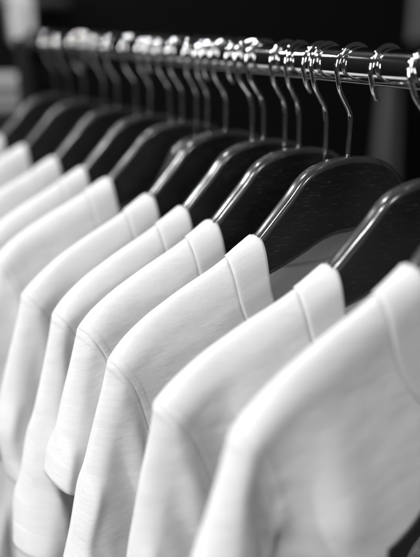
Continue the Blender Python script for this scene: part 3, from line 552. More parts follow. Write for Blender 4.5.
191,225,231,225,228,230,222,211,199,236,-2198,187,223,232,227,233,229,225,203,205,226,-2190,184,221,233,232,234,231,227,200,205,217,-2184,183,220,233,235,
234,233,227,200,204,211,-2180,184,220,233,236,234,233,227,199,204,207,-2177,186,220,233,235,234,234,226,200,203,203,-2174,190,219,232,234,235,234,226,200,
204,200,-2174,194,217,231,235,234,235,226,201,205,196,-2174,196,215,232,235,235,235,227,202,205,192,-2174,196,215,232,237,235,235,227,204,206,188,-2175,
196,214,233,238,236,235,228,204,207,184,-2175,197,214,233,238,237,235,228,204,208,181,-2175,199,215,233,237,236,236,227,204,207,180,-2174,200,217,232,237,
236,236,227,203,206,178,-2172,199,219,233,236,236,237,226,202,205,178,-2171,196,222,234,236,237,236,227,201,204,176,-2169,192,225,235,237,237,237,227,202,
201,175,-164,36,37,37,38,37,38,37,39,40,41,44,44,43,44,44,-668,33,39,40,40,42,41,46,45,46,45,45,47,45,43,42,-685,35,35,37,40,40,43,43,43,42,41,77,41,41,
38,34,-665,34,34,33,36,40,41,42,42,43,42,36,96,36,32,30,-644,29,35,31,31,37,40,40,40,41,41,41,28,113,30,26,-624,23,32,33,28,30,38,38,39,40,38,37,37,20,
129,24,-601,10,33,32,28,26,33,36,38,37,36,33,39,27,14,136,-580,35,6,31,30,17,33,33,34,34,33,33,35,31,23,9,-438,37,6,27,32,6,32,33,30,31,30,31,32,32,30,
27,-410,11,38,0,22,31,1,33,29,30,22,28,28,29,30,26,-380,37,17,33,-15,26,29,2,36,12,23,23,27,44,31,2,-311,4,34,22,15,-17,25,28,6,34,-2,23,39,45,-1,1,-270,
38,-2,23,32,3,-19,19,28,16,25,-1,36,24,-6,-3,-204,29,-5,26,12,28,1,-20,12,33,3,6,3,44,-2,17,-202,25,31,-9,30,-1,21,8,1,-4,18,22,0,-10,36,19,-194,29,23,
2,10,-1,23,25,11,11,-11,-4,12,-17,35,34,-166,3,30,-9,-4,25,4,42,-5,5,6,-5,-15,18,5,22,-67,-28,-18,9,3,12,25,30,-11,-27,8,11,-4,-2,6,16,-22,-7,6,-13,-22,
32,-1,19,-7,-43,-12,10,12,18,-16,20,51,-36,3,-6,-36,-5,23,23,-9,-34,-36,-11,16,15,12,3,105,-22,-46,12,-19,-29,-7,24,1,-34,-15,-41,18,0,-3,15,171,-37,-30,
0,-15,-25,-34,-1,19,-18,-49,-18,-11,19,-1,20,182,-12,-33,-32,-7,-11,-31,-31,11,-20,-37,-12,-19,-1,19,22,229,-54,-12,-25,-29,-1,-27,-28,-21,-7,-9,-23,-22,
-17,-3,26,289,-25,-36,-35,-31,-28,-27,-26,-5,-23,-8,-35,4,-55,14,-32,428,-43,-36,-35,-34,-76,-13,-26,-3,-26,-17,-32,-40,-5,-47,-20,504,-17,-34,-31,-46,
-53,-29,-41,-34,-29,-41,-35,-53,-40,-25,-44,-586,-93,-92,173,-85,-86,150,-83,-79,133,-79,-73,110,-71,-70,83,-64,-64,50,-55,-53,11,-42,-41,-28,-29,-29,-63,
-19,-18,-91,-11,-10,-112,-4,-5,-126,0,0,990,101,99,101,100,100,99,87,83,75,70,-992,108,104,101,99,99,98,91,85,82,75,-1031,114,115,107,104,103,102,97,89,
85,79,-1081,113,121,120,110,109,107,104,97,89,84,-1141,115,125,128,121,116,114,113,103,96,90,-1211,123,127,135,132,124,122,120,113,103,97,-1288,132,135,
138,141,135,129,128,123,111,104,-1369,140,143,146,148,144,139,136,134,119,111,-1453,148,152,154,155,154,148,146,143,128,119,-1541,157,161,162,164,162,159,
155,153,139,125,-1631,165,171,172,172,172,169,165,163,149,131,-1724,175,180,182,182,182,179,175,173,160,139,-1727,179,182,181,181,181,179,176,173,162,141,
-1735,183,182,182,181,181,179,177,175,160,142,-1742,185,184,182,182,182,180,179,177,156,138,-1745,187,185,184,184,183,182,182,178,153,141,-1759,189,187,
186,186,185,185,184,180,157,137,-1776,191,190,188,188,189,188,186,182,159,133,-1794,194,191,191,192,193,191,188,183,161,131,-1815,196,194,194,196,198,194,
191,184,159,137,-1843,199,196,198,202,202,198,193,185,156,152,-1881,201,200,203,207,207,200,197,186,161,161,-1923,204,203,209,214,210,202,201,188,165,174,
-1970,206,209,217,219,212,206,206,186,170,187,-2018,210,215,224,224,215,212,212,186,180,222,-2100,214,223,231,228,219,218,214,192,186,-1925,211,224,232,
226,217,212,187,206,211,-1926,209,225,232,225,217,212,205,197,210,-1932,208,225,233,227,218,216,212,197,205,-1941,207,225,233,232,222,216,213,196,207,-1951,
207,226,233,234,226,218,213,196,208,-1961,209,225,233,235,230,221,213,196,206,-1968,211,226,232,235,232,225,214,195,203,-1973,214,227,231,233,233,229,216,
194,200,-1977,218,226,229,234,233,231,218,193,199,-1981,220,224,229,234,235,232,220,193,199,-1986,220,223,229,236,235,234,221,194,198,-1990,219,222,231,
236,236,234,222,195,197,-1992,218,223,231,237,236,235,222,193,196,-1991,219,224,231,236,236,235,221,192,194,-1988,221,225,231,234,236,236,219,188,191,-1981,
223,226,230,234,235,236,218,183,189,-1974,224,227,230,233,236,237,216,176,187,-1966,227,226,229,233,237,237,216,168,186,-17,37,39,38,37,38,38,35,34,33,
34,35,45,43,42,41,-619,38,36,38,38,37,36,33,34,33,32,36,34,41,42,38,-587,36,37,35,37,36,35,35,33,32,30,18,52,30,39,36,-550,30,34,34,35,34,36,35,34,31,27,
19,10,68,29,33,-510,27,28,31,31,32,33,35,34,32,27,19,11,5,84,26,-471,26,25,26,26,28,30,31,32,31,30,21,11,5,3,93,-431,25,26,25,21,20,26,31,31,26,21,23,15,
7,4,2,-312,23,26,27,20,11,21,32,38,29,19,-1,3,12,8,5,-279,21,24,26,22,9,13,29,39,32,17,2,-21,-3,11,9,-231,13,27,22,24,13,4,22,36,35,15,-5,-24,-16,1,8,-170,
2,24,26,24,17,0,10,32,34,14,-12,-27,-21,-8,0,-113,29,-8,20,30,19,-1,1,25,31,11,-21,-28,-20,-11,-5,-70,31,17,-8,15,29,3,-7,20,26,3,-25,-28,-3,-6,-21,-38,
-2,39,21,-12,24,17,-15,12,18,-7,-31,7,0,-12,-39,-7,-10,18,33,-16,18,16,1,-8,1,0,-1,18,-11,-34,-41,30,-7,-2,31,-20,5,6,-4,7,17,1,4,12,-38,-31,-30,67,2,-19,
-2,37,5,-39,-11,10,28,8,-3,-5,-47,-31,-36,120,7,-27,-5,36,12,-47,-23,0,21,28,0,-27,-46,-30,-35,153,-1,-28,-4,33,8,-51,-24,-1,22,19,-11,-44,-13,-35,-25,
182,-15,-21,-8,23,5,-56,-21,1,-5,2,9,-43,0,-39,-27,221,-11,-17,-21,13,0,-53,-16,14,-30,2,-17,-34,-3,-34,-26,273,-12,-24,-27,15,-28,-20,-24,-11,-29,10,-34,
-15,-32,-40,-28,314,17,-34,-30,6,-29,-28,-21,-25,-27,-6,-30,-33,-33,-41,-29,391,7,-38,-27,-23,-11,-39,-26,-33,-33,-9,-33,-42,-38,-43,-27,502,-25,-48,-39,
-39,20,-63,-30,-46,-26,-37,-37,-33,-33,-53,-20,-664,-65,-60,61,-52,-43,18,-34,-29,-11,-28,-25,-27,-22,-19,-44,-17,-14,-56,-13,-10,-66,-10,-7,-74,-6,-5,
-80,-4,-3,-85,-2,-1,-89,0,0],
[-25,2,3,-2,0,-4,2,-3,7,11,4,-106,2,2,0,1,0,0,-1,-5,-4,1,-1,2,3,3,3,4,3,3,0,-1,-4,-21,2,4,3,4,3,4,3,3,1,-2,-29,2,3,3,3,4,6,5,4,3,2,-40,2,2,2,4,5,7,7,4,
5,8,-53,2,1,2,5,7,9,8,6,2,16,-64,-1,2,3,6,8,11,11,8,-5,22,-69,-1,0,3,6,9,12,14,10,2,-12,-45,-2,0,2,6,9,13,17,13,10,-21,-49,-2,0,1,5,9,15,19,18,6,13,-88,
-2,0,2,3,9,16,23,26,-1,11,-93,-3,0,4,2,8,18,27,33,9,-35,-76,-1,0,1,5,14,24,33,38,21,-53,-95,0,-1,-2,9,20,31,38,42,32,-31,-151,0,-2,-5,13,28,37,43,45,47,
-48,-170,-1,-2,-6,18,33,43,47,46,45,-28,-206,-1,-3,-7,22,39,49,48,47,49,-31,-224,-1,-3,-7,26,45,53,51,46,46,-31,-235,-1,-4,-8,31,52,57,52,45,42,-54,-222,
-1,-4,-9,37,57,61,53,43,31,-72,-206,-1,-3,-9,42,63,64,54,39,19,-92,-185,0,-4,-8,49,68,66,55,35,-7,-104,-159,0,-3,-6,55,72,68,55,27,-48,-115,-114,0,-1,-4,
60,76,69,47,16,-76,-158,-38,0,-1,1,64,77,68,23,-3,-101,-97,-42,0,0,7,65,73,50,-8,-10,-89,-3,-97,0,0,8,57,54,32,22,-107,-28,122,-173,-1,0,8,56,46,-27,-42,
-17,23,144,-204,-1,-4,3,50,18,-36,-23,18,39,146,-223,-2,-9,-13,34,3,-24,0,43,48,150,-239,-3,-12,-27,8,0,-1,20,52,54,155,-250,-3,-11,-24,0,0,0,21,52,59,
164,-258,-3,-9,-26,0,0,0,18,48,61,175,-263,-2,-7,-30,0,0,0,15,42,62,189,-267,-1,-7,-33,0,0,0,10,36,62,206,-271,-2,-7,-34,0,0,0,4,29,63,222,-274,-2,-7,-35,
0,0,0,0,22,64,236,-278,-1,-9,-34,0,0,0,0,15,65,245,-280,-2,-8,-35,0,0,0,0,13,66,249,-282,-2,-8,-36,0,0,0,0,16,69,245,-284,-1,-7,-37,-1,0,0,0,23,73,237,
-287,-2,-6,-35,-3,0,0,1,30,77,227,-291,-1,-7,-33,-3,0,0,1,37,83,217,-295,-2,-8,-32,-1,0,0,0,41,90,210,81,11,12,10,10,10,9,6,6,6,6,7,6,6,7,7,-225,11,9,6,
4,4,4,-79,6,8,8,10,10,10,9,10,-34,3,12,14,6,-4,-9,-4,-2,-1,-1,-101,15,13,14,16,28,-5,9,19,16,0,-9,-12,-10,-10,-10,8,-128,17,18,21,81,-15,3,17,22,9,-8,-15,
-14,-11,-15,-13,10,-141,20,22,140,-26,-3,11,22,19,-6,-15,-13,-3,-17,-38,-9,8,-138,22,203,-39,-11,7,16,26,-3,-11,-7,-6,-20,-46,-31,-3,9,-122,243,-17,-39,
0,14,27,3,-6,-4,-10,-26,-38,-51,-18,-2,7,160,1,-41,-22,-3,38,7,-7,3,-22,-29,-46,-46,-27,-16,-6,180,37,-12,-37,-23,10,33,5,-34,-26,-16,-49,-37,-30,-14,-13,
205,-1,35,-21,-36,-16,10,30,-6,-55,-35,-27,-23,5,-5,-73,258,-41,4,38,-39,-32,-18,4,34,-26,-53,-23,10,7,-67,-69,280,-15,-47,39,9,-39,-29,-24,4,25,-26,-29,
4,-27,-71,-62,257,42,-52,-8,41,-10,-43,-19,-36,-7,32,-8,-32,-35,-64,-33,227,33,-8,-48,9,30,-2,-24,-42,-20,-6,31,-32,-42,-5,-36,177,-10,26,-35,-33,37,22,
-9,-15,-19,-20,-35,-1,-43,4,-27,191,-31,9,-18,-38,-13,33,-1,13,-6,-22,-25,-39,-9,-41,5,183,11,-21,-33,-28,-17,-7,-1,28,14,-12,-24,-31,-35,-22,15,161,-43,
30,-7,-4,-11,-52,-23,25,-10,18,-15,-13,-27,-33,5,140,-46,-18,48,-52,13,-36,-8,21,-9,-21,15,-43,32,-15,-26,119,-29,-45,32,-40,-14,19,-21,23,-3,-30,-15,-17,
18,11,-7,81,-60,-16,10,3,-20,-8,21,-3,27,7,-28,-46,-21,21,-34,115,-76,-10,-6,18,17,-18,-4,19,38,26,-59,-8,-36,-16,12,37,-33,-28,23,-18,33,0,-10,8,60,38,
-32,-45,-22,-14,-9,-17,6,-14,17,-7,9,22,32,-32,33,48,10,-43,-11,-27,-5,-66,1,30,10,40,39,3,6,-29,37,-16,19,9,-16,-11,-10,-16,5,17,4,4,-13,28,7,8,60,17,
15,-34,-32,-10,-17,138,-8,-9,-65,0,2,-8,-2,-3,-1,-2,-3,1,-2,-1,-1,0,-1,-3,1,0,-6,3,1,-8,3,1,-6,2,1,-6,2,1,-6,3,1,-5,3,2,240,3,2,2,0,1,2,2,7,4,0,-17,1,1,
-1,-2,-1,-1,-1,2,6,18,-19,1,0,-1,-1,-1,0,-1,0,5,17,-16,0,1,-1,0,-1,0,0,-1,2,15,-13,1,1,0,0,0,0,0,-1,-1,12,-10,2,1,1,0,1,1,0,-2,-3,10,-9,2,2,1,2,1,2,1,-3,
-4,7,-9,2,3,2,2,3,2,1,-2,-6,5,-10,3,2,4,3,4,3,2,-3,-7,1,-9,3,2,4,5,5,5,2,-4,-9,-4,-5,3,3,2,6,7,7,3,-5,-12,-10,2,4,1,0,7,9,10,3,-6,-13,-19,16,1,1,1,10,11,
9,2,-9,-17,-13,15,1,0,2,12,14,10,1,-14,-26,-22,34,0,0,2,17,17,10,-2,-19,-47,-43,78,0,1,2,24,19,8,-7,-26,-64,-51,108,0,3,6,29,18,2,-15,-34,-62,-79,148,1,
4,11,28,14,-5,-23,-41,-61,-96,184,1,6,15,28,8,-14,-33,-48,-69,-105,227,2,8,20,25,-1,-26,-42,-55,-81,-106,271,3,10,25,18,-12,-39,-51,-62,-100,-90,312,3,
11,28,9,-26,-51,-60,-63,-99,-92,351,3,11,30,-4,-42,-62,-67,-64,-98,-86,389,2,10,27,-19,-57,-70,-73,-72,-90,-82,431,2,7,22,-36,-69,-76,-75,-84,-81,-34,430,
1,5,14,-49,-80,-82,-81,-88,-34,400,1,3,8,-56,-82,-99,-161,-24,-42,458,1,3,6,-59,-84,-95,-104,-63,3,398,2,5,8,-52,-82,-85,-88,-65,-3,365,2,8,14,-40,-71,
-85,-84,-66,-12,337,2,10,20,-26,-59,-80,-85,-66,-25,308,2,10,25,-12,-45,-73,-81,-66,-43,279,2,8,27,1,-31,-61,-73,-66,-63,252,1,5,29,11,-21,-48,-62,-68,
-77,226,0,4,32,18,-14,-37,-54,-69,-85,203,1,5,36,19,-9,-29,-47,-69,-90,184,1,7,40,18,-4,-23,-44,-69,-93,168,2,9,41,20,0,-19,-42,-71,-97,157,2,10,42,23,
5,-16,-44,-75,-101,153,2,9,42,28,9,-14,-47,-81,-105,156,1,7,42,34,13,-13,-51,-91,-108,166,1,6,42,38,16,-10,-59,-102,-112,180,2,6,46,40,10,-3,-65,-117,-115,
198,2,10,49,41,0,0,-64,-135,-115,24,13,15,16,13,12,11,86,2,0,0,-3,3,2,2,3,-166,17,18,19,19,15,11,3,6,3,1,110,-12,-1,0,-3,-201,21,21,21,22,19,15,7,6,3,-3,
-19,138,-18,-8,-8,-218,24,27,25,23,22,21,16,8,3,-5,-17,-28,151,-24,-14,-235,25,28,29,27,24,23,23,17,7,-3,-15,-26,-31,152,-25,-257,22,26,30,30,25,24,24,
23,18,8,-8,-23,-29,-33,143,-280,19,21,24,30,30,22,19,16,20,26,20,-14,-25,-29,-31,-146,19,13,16,27,31,25,10,2,16,23,34,32,-12,-22,-25,-188,20,10,9,19,29,
26,9,-6,7,20,31,41,24,-5,-15,-222,24,9,4,10,24,25,13,-8,-7,18,30,39,34,16,2,-242,29,15,-2,0,17,22,17,-5,-20,15,29,37,34,24,16,-239,16,30,8,-12,7,20,15,
1,-29,11,30,33,29,25,18,-202,1,17,24,7,-18,16,12,5,-37,11,28,29,19,19,19,-171,35,-22,18,26,-26,12,11,8,-47,14,26,18,15,14,13,-123,32,13,-22,26,-10,-13,
7,15,-43,12,13,11,8,10,11,-83,18,12,-4,12,-9,21,-7,-12,-68,50,0,0,11,3,0,-50,21,-12,13,3,14,-13,12,-64,-9,-3,12,37,-5,-3,8,-28,24,-14,14,-9,20,-9,14,-48,
-20,-23,18,43,-33,-1,5,0,23,-11,4,2,32,-12,-1,-42,-24,-14,53,6,-46,3,13,-3,14,-7,1,21,24,4,-18,-35,-33,23,30,-2,-47,-2,1,15,23,-21,0,25,24,-21,-17,-39,
-1,30,25,-9,-44,-3,1,1,27,-8,-6,34,5,-16,-5,-30,-1,33,-20,24,1,-1,-1,-60,38,-6,-7,40,-30,-4,7,-17,-5,31,-30,4,1,0,1,-44,44,-26,21,32,-46,4,5,0,-1,36,11,
4,-9,-21,-21,-26,7,-8,3,18,-82,19,-1,16,55,16,-3,10,-39,-35,-14,196,-16,27,1,-18,15,9,-9,1,11,-4,-3,9,-3,-4,9,-3,-4,9,-3,-2,7,-2,-1,6,-2,-2,6,-2,-1,6,-3,
-2,7,-4,-2],
[-1205,-48,-47,-46,-49,-54,-48,-58,-66,-78,-81,429,-53,-47,-45,-47,-49,-48,-49,-49,-56,-65,387,-51,-43,-43,-42,-45,-47,-46,-45,-50,-54,348,-48,-39,-39,
-39,-41,-42,-43,-42,-45,-48,311,-43,-37,-36,-37,-37,-38,-41,-39,-42,-44,284,-38,-36,-34,-34,-35,-36,-38,-38,-40,-42,273,-36,-34,-34,-34,-34,-35,-36,-38,
-39,-42,281,-35,-35,-35,-35,-36,-36,-37,-38,-41,-45,314,-38,-38,-38,-39,-39,-39,-40,-42,-44,-48,366,-43,-43,-44,-44,-44,-45,-45,-47,-49,-57,438,-49,-50,
-51,-51,-51,-52,-53,-54,-57,-59,515,-56,-58,-59,-59,-60,-60,-60,-62,-66,-72,610,-65,-67,-67,-68,-69,-70,-70,-70,-74,-82,575,-61,-63,-64,-65,-66,-66,-67,
-67,-68,-85,545,-57,-59,-60,-62,-63,-63,-64,-63,-64,-76,505,-54,-55,-56,-59,-60,-60,-60,-60,-59,-71,467,-50,-50,-54,-55,-56,-57,-57,-56,-56,-65,430,-46,
-47,-50,-51,-53,-54,-53,-53,-53,-64,397,-41,-43,-46,-48,-50,-50,-50,-49,-49,-61,361,-37,-39,-42,-44,-46,-47,-46,-45,-46,-61,327,-33,-34,-38,-41,-42,-43,
-41,-42,-40,-56,283,-28,-29,-34,-36,-39,-38,-38,-38,-32,-52,238,-23,-25,-28,-33,-34,-34,-33,-34,-24,-44,185,-17,-19,-24,-29,-29,-29,-29,-29,-14,-35,128,
-11,-14,-19,-24,-24,-24,-23,-27,12,-16,43,-4,-8,-14,-18,-19,-19,-11,-12,37,30,-88,2,-2,-8,-11,-12,-9,22,1,18,-24,-169,2,-2,-7,-11,-10,-4,1,40,9,-17,-192,
2,-2,-7,-11,-9,10,14,16,-8,-13,-184,2,-1,-6,-10,-4,13,9,5,-3,-11,-186,2,-1,-2,-7,1,8,4,2,-3,-8,-187,0,0,0,-1,2,2,2,0,-2,-6,-189,0,0,0,0,2,2,1,0,-2,-4,-191,
0,0,0,1,1,2,0,0,-2,-2,-191,-1,0,1,0,1,1,1,0,-2,-1,-192,-1,0,1,0,1,1,1,0,-2,0,-193,0,-1,1,0,1,1,1,0,-2,1,-193,-1,0,0,1,0,1,1,0,-1,0,-193,-1,0,0,1,0,1,1,
0,-1,0,-193,0,0,0,0,1,0,1,0,0,0,-193,0,-1,0,0,1,1,0,0,1,-1,-193,0,0,-1,1,0,1,0,0,1,-1,-193,1,-1,0,0,0,1,0,0,1,-1,-192,1,-2,0,0,0,0,1,0,2,-1,-193,1,-2,0,
0,0,0,1,0,2,-1,5444,-116,-113,-114,-114,-115,-117,-118,-118,-118,-118,-116,-117,-116,-117,-117,1671,-113,-110,-110,-111,-112,-114,-115,-113,-113,-114,-113,
-113,-113,-114,-115,1623,-109,-107,-108,-109,-110,-110,-110,-111,-111,-112,-103,-111,-111,-112,-112,1572,-105,-105,-105,-106,-107,-106,-107,-106,-106,-107,
-109,-97,-108,-109,-109,1514,-102,-102,-102,-102,-103,-103,-102,-102,-102,-101,-102,-106,-93,-105,-105,1449,-97,-98,-99,-98,-99,-99,-97,-98,-98,-97,-92,
-99,-104,-90,-101,1381,-92,-94,-95,-94,-95,-94,-94,-94,-94,-92,-84,-87,-98,-100,-89,1309,-88,-88,-90,-91,-90,-90,-90,-89,-89,-87,-82,-74,-89,-94,-96,1238,
-84,-84,-83,-86,-85,-86,-85,-85,-83,-81,-73,-71,-81,-85,-87,1152,-81,-77,-81,-80,-81,-81,-81,-72,-75,-82,-64,-73,-75,-81,-81,1075,-73,-75,-74,-76,-75,-77,
-78,-72,-60,-68,-73,-73,-67,-75,-36,966,-72,-68,-69,-73,-70,-70,-71,-72,-64,-58,-70,-61,-62,-34,-32,858,-63,-69,-62,-70,-65,-66,-65,-65,-66,-60,-64,-54,
-52,4,-37,762,-56,-64,-60,-67,-55,-65,-58,-58,-59,-62,-58,-44,-41,-9,-48,717,-55,-52,-56,-60,-60,-87,-32,-59,-64,-52,-41,-42,-1,-43,15,602,-50,-46,-49,
-57,-41,-65,-63,-54,-38,-48,-48,-60,-3,-23,-16,576,-48,-51,-35,-56,-40,-46,-40,-61,-55,-47,-43,-25,-34,-1,-39,551,-54,-50,-41,-41,-49,-30,-65,-30,-35,-49,
-38,-46,11,-44,-18,495,-52,-38,-41,-39,-46,-20,-48,-39,-26,-37,-53,-38,-17,-22,-26,483,-19,-62,-33,-36,-49,-39,-44,-33,-15,-19,-46,-35,-31,-33,7,404,-13,
-29,-31,-40,-30,-42,-48,-40,-15,-22,-26,-32,-31,-28,-8,358,-2,-20,-44,-35,-22,-29,-37,-58,-17,-21,-26,-21,-36,-39,-28,341,14,-4,-26,-37,-35,-23,-31,-59,
-22,-35,-11,-18,-34,-44,-47,352,-15,23,-29,-19,-32,-32,-27,-51,-64,7,-30,-33,-23,-39,-39,403,-45,-14,-21,-16,-31,-39,-34,-30,-55,5,-33,-48,-16,-40,25,349,
-41,-28,-18,-19,-21,-48,-13,-44,-4,-39,-38,-18,-56,20,-39,328,-41,-71,-7,23,-25,-51,-22,-25,-23,-21,-12,-34,33,-56,-34,3085,30,40,-201,45,53,-222,45,46,
-210,44,42,-200,46,41,-189,50,49,-190,58,59,-190,66,67,-187,72,71,-179,74,74,-170,75,74,-160,74,75,-153,74,75,636,-67,-43,-40,-46,-51,-53,-56,-61,-74,-81,
526,-75,-56,-48,-51,-54,-58,-59,-59,-64,-70,571,-81,-75,-53,-55,-56,-61,-65,-63,-66,-71,624,-80,-79,-70,-62,-62,-66,-69,-69,-73,-76,682,-71,-88,-81,-71,
-70,-72,-74,-78,-79,-82,748,-77,-83,-91,-84,-78,-79,-82,-85,-87,-90,824,-86,-86,-96,-94,-87,-88,-90,-93,-96,-98,906,-94,-95,-98,-104,-98,-97,-98,-102,-104,
-108,994,-104,-105,-105,-111,-108,-106,-107,-110,-114,-117,1084,-113,-114,-115,-118,-117,-115,-116,-120,-122,-127,1177,-123,-125,-125,-125,-126,-124,-126,
-128,-132,-138,1274,-136,-135,-134,-133,-134,-134,-134,-138,-142,-146,1182,-125,-125,-124,-124,-125,-124,-127,-130,-133,-138,1093,-114,-115,-114,-116,-115,
-117,-118,-122,-124,-131,1008,-105,-105,-106,-106,-107,-108,-111,-114,-114,-122,922,-96,-97,-97,-97,-99,-100,-103,-105,-105,-112,835,-87,-88,-88,-89,-89,
-93,-95,-96,-96,-98,744,-78,-79,-79,-80,-81,-85,-87,-87,-86,-92,659,-70,-69,-70,-70,-74,-77,-77,-78,-77,-80,567,-60,-61,-59,-62,-66,-68,-69,-68,-65,-71,
474,-51,-50,-50,-54,-57,-59,-58,-59,-51,-61,375,-41,-39,-42,-44,-48,-49,-48,-49,-40,-50,275,-30,-30,-32,-35,-38,-37,-37,-40,-33,-34,171,-19,-19,-23,-25,
-25,-26,-26,-27,-19,-29,63,-8,-9,-11,-14,-13,-14,-13,-12,-11,-8,-62,4,2,0,-2,-1,-2,1,0,0,-194,4,2,0,-1,-1,-1,5,-5,-17,-177,3,2,1,-1,-2,-3,-4,-4,8,-192,
3,2,2,0,-3,-3,-4,-1,8,-196,3,2,3,2,-2,-3,-4,-2,7,-197,2,3,3,3,1,-3,-5,-2,5,-199,2,3,4,3,3,-2,-5,-2,2,-200,2,4,3,4,3,0,-3,-3,-1,-200,2,3,4,3,4,1,-2,-3,-4,
-200,2,4,3,4,3,2,-1,-3,-6,-200,3,3,3,4,3,2,0,-3,-6,-200,2,3,4,4,2,2,1,-4,-6,-200,3,3,4,3,3,2,0,-4,-5,-201,3,4,3,4,3,1,0,-4,-5,-200,3,3,4,3,3,2,-2,-3,-5,
-200,3,4,3,4,3,1,-2,-3,-4,-201,3,4,4,3,2,2,-2,-3,-3,-201,3,3,4,3,2,2,-1,-4,-3,-201,3,3,4,4,1,2,-1,-3,-3,5384,-110,-111,-110,-113,-113,-115,-115,-118,-118,
-118,-118,-113,-115,-115,-115,1653,-108,-107,-108,-109,-111,-112,-114,-114,-114,-115,-115,-114,-112,-111,-112,1606,-104,-104,-106,-106,-107,-108,-109,-110,
-110,-111,-112,-115,-109,-108,-109,1551,-100,-100,-101,-102,-103,-104,-104,-105,-106,-107,-108,-106,-115,-104,-105,1488,-96,-96,-96,-98,-98,-99,-99,-99,
-101,-103,-103,-103,-101,-114,-100,1422,-92,-93,-92,-93,-94,-94,-94,-94,-95,-96,-99,-98,-97,-96,-110,1351,-89,-88,-89,-88,-89,-90,-89,-89,-90,-91,-90,-94,
-93,-92,-91,1264,-84,-84,-85,-84,-85,-85,-85,-81,-85,-86,-85,-85,-89,-89,-87,1191,-80,-80,-80,-80,-80,-82,-80,-75,-79,-82,-81,-72,-83,-85,-85,1117,-76,
-76,-76,-75,-77,-77,-76,-71,-72,-77,-75,-66,-71,-80,-81,1037,-71,-75,-68,-70,-72,-73,-73,-68,-63,-73,-68,-60,-64,-71,-75,954,-58,-77,-67,-63,-66,-70,-68,
-65,-55,-68,-60,-54,-60,-65,-70,875,-50,-69,-66,-64,-55,-67,-63,-62,-47,-64,-52,-49,-62,-62,-60,810,-55,-55,-60,-61,-56,-62,-60,-62,-36,-57,-44,-56,-57,
-56,-41,735,-57,-55,-50,-53,-58,-50,-59,-57,-31,-47,-50,-49,-53,-34,-34,657,-52,-56,-49,-43,-62,-36,-57,-57,-22,-37,-55,-43,-21,-29,-43,582,-43,-50,-50,
-32,-53,-37,-45,-47,-34,-39,-43,-31,-14,-22,-28,487,-44,-41,-47,-34,-40,-17,-66,-30,-38,-29,-35,-37,-6,-26,-23,433,-39,-36,-43,-38,-27,-51,-33,-29,-27,
-33,-46,-18,-14,-27,-30,414,-38,-31,-37,-33,-36,-41,-30,-22,-22,-42,-42,-14,-23,-23,-29,384,-32,-24,-35,-32,-32,-55,-14,-26,-22,-28,-43,-20,-26,-23,-27,
370,-26,-28,-31,-23,-32,-32,-28,-22,-31,-28,-18,-36,-27,-19,-31,332,-8,-30,-27,-21,-10,-32,-34,-25,-29,-33,-30,-25,-31,-11,-26,311,-16,-14,-29,-26,2,-36,
-32,-26,-23,-33,-25,-25,-28,-35,-18,338,-46,-26,-26,-29,19,-28,-41,-24,-14,-31,-21,-39,-30,-1,-43,3014,42,12,-92,88,15,-122,77,44,-153,75,74,-172,77,76,
-170,78,77,-167,79,77,-164,78,77,-160,78,76,-157,77,77,-154,76,76,-151,76,76])},
'g': {"pat": {'sang': 66, 'hemw': 0.15, 'sl': 0.2}, "xyz": (
[1053,96,98,100,101,100,98,89,83,79,73,-934,92,91,92,93,92,93,82,83,78,72,-896,93,89,89,89,89,86,80,77,76,73,-874,93,89,88,89,87,86,82,76,73,71,-882,94,
93,90,89,90,89,83,77,73,73,-918,97,98,95,94,93,94,90,80,73,76,-977,103,103,103,101,101,102,99,82,77,78,-1056,112,112,111,112,111,111,108,90,83,93,-1165,
123,124,122,122,122,123,119,102,84,95,-1267,136,136,135,134,134,135,132,112,98,111,-1399,149,149,150,147,147,149,144,123,104,112,-1512,163,164,163,162,
160,162,158,133,115,136,-1655,179,178,177,176,176,176,171,143,121,138,-1635,180,177,177,176,177,177,167,137,117,145,-1630,181,177,176,178,179,177,162,132,
116,148,-1626,182,177,176,180,182,176,157,130,114,145,-1619,183,177,177,183,184,174,154,130,120,159,-1641,183,178,180,186,186,172,152,133,124,153,-1647,
183,181,183,190,186,170,153,137,128,159,-1670,184,183,188,193,187,169,155,144,136,164,-1703,185,187,193,197,187,169,158,152,141,170,-1739,186,192,199,201,
188,169,163,160,148,173,-1779,187,198,206,205,189,170,170,169,157,175,-1826,188,205,213,211,188,173,179,175,169,184,-1885,190,212,222,215,190,176,192,182,
176,193,-1948,193,220,230,220,200,180,205,190,179,216,-2033,197,229,236,225,210,206,224,192,192,233,-2144,197,229,236,219,214,213,201,218,172,270,-2169,
198,229,234,212,217,229,228,182,185,260,-2174,202,227,233,221,221,230,219,184,194,248,-2179,206,227,232,229,225,227,213,187,199,239,-2184,212,225,232,232,
229,225,211,189,202,231,-2188,217,224,232,234,230,226,210,190,206,222,-2191,222,223,232,234,231,227,211,190,211,213,-2194,225,223,231,234,232,228,212,192,
214,206,-2197,226,223,231,235,232,229,214,195,214,201,-2200,225,226,231,234,233,230,217,197,213,198,-2204,225,227,232,235,233,232,220,197,212,195,-2208,
224,229,234,235,234,234,222,197,210,195,-2214,222,232,237,235,235,236,223,197,208,195,-2220,221,234,239,236,235,239,223,197,206,195,-2225,221,236,241,237,
235,239,223,196,206,197,-2231,224,237,241,237,235,239,223,195,207,199,-2237,229,237,239,237,235,239,222,194,210,200,-2242,237,236,237,235,236,239,219,195,
213,201,-246,31,30,29,29,30,30,28,30,30,31,33,34,33,33,32,-534,17,20,21,23,27,27,0,29,29,29,34,45,42,40,38,-474,24,11,18,22,24,26,29,26,26,24,6,38,43,40,
38,-435,27,12,6,20,25,28,31,25,22,20,25,13,39,40,39,-404,26,15,-2,14,26,30,31,24,21,16,18,23,29,38,39,-374,21,22,-6,8,22,32,30,23,18,13,12,19,22,46,37,
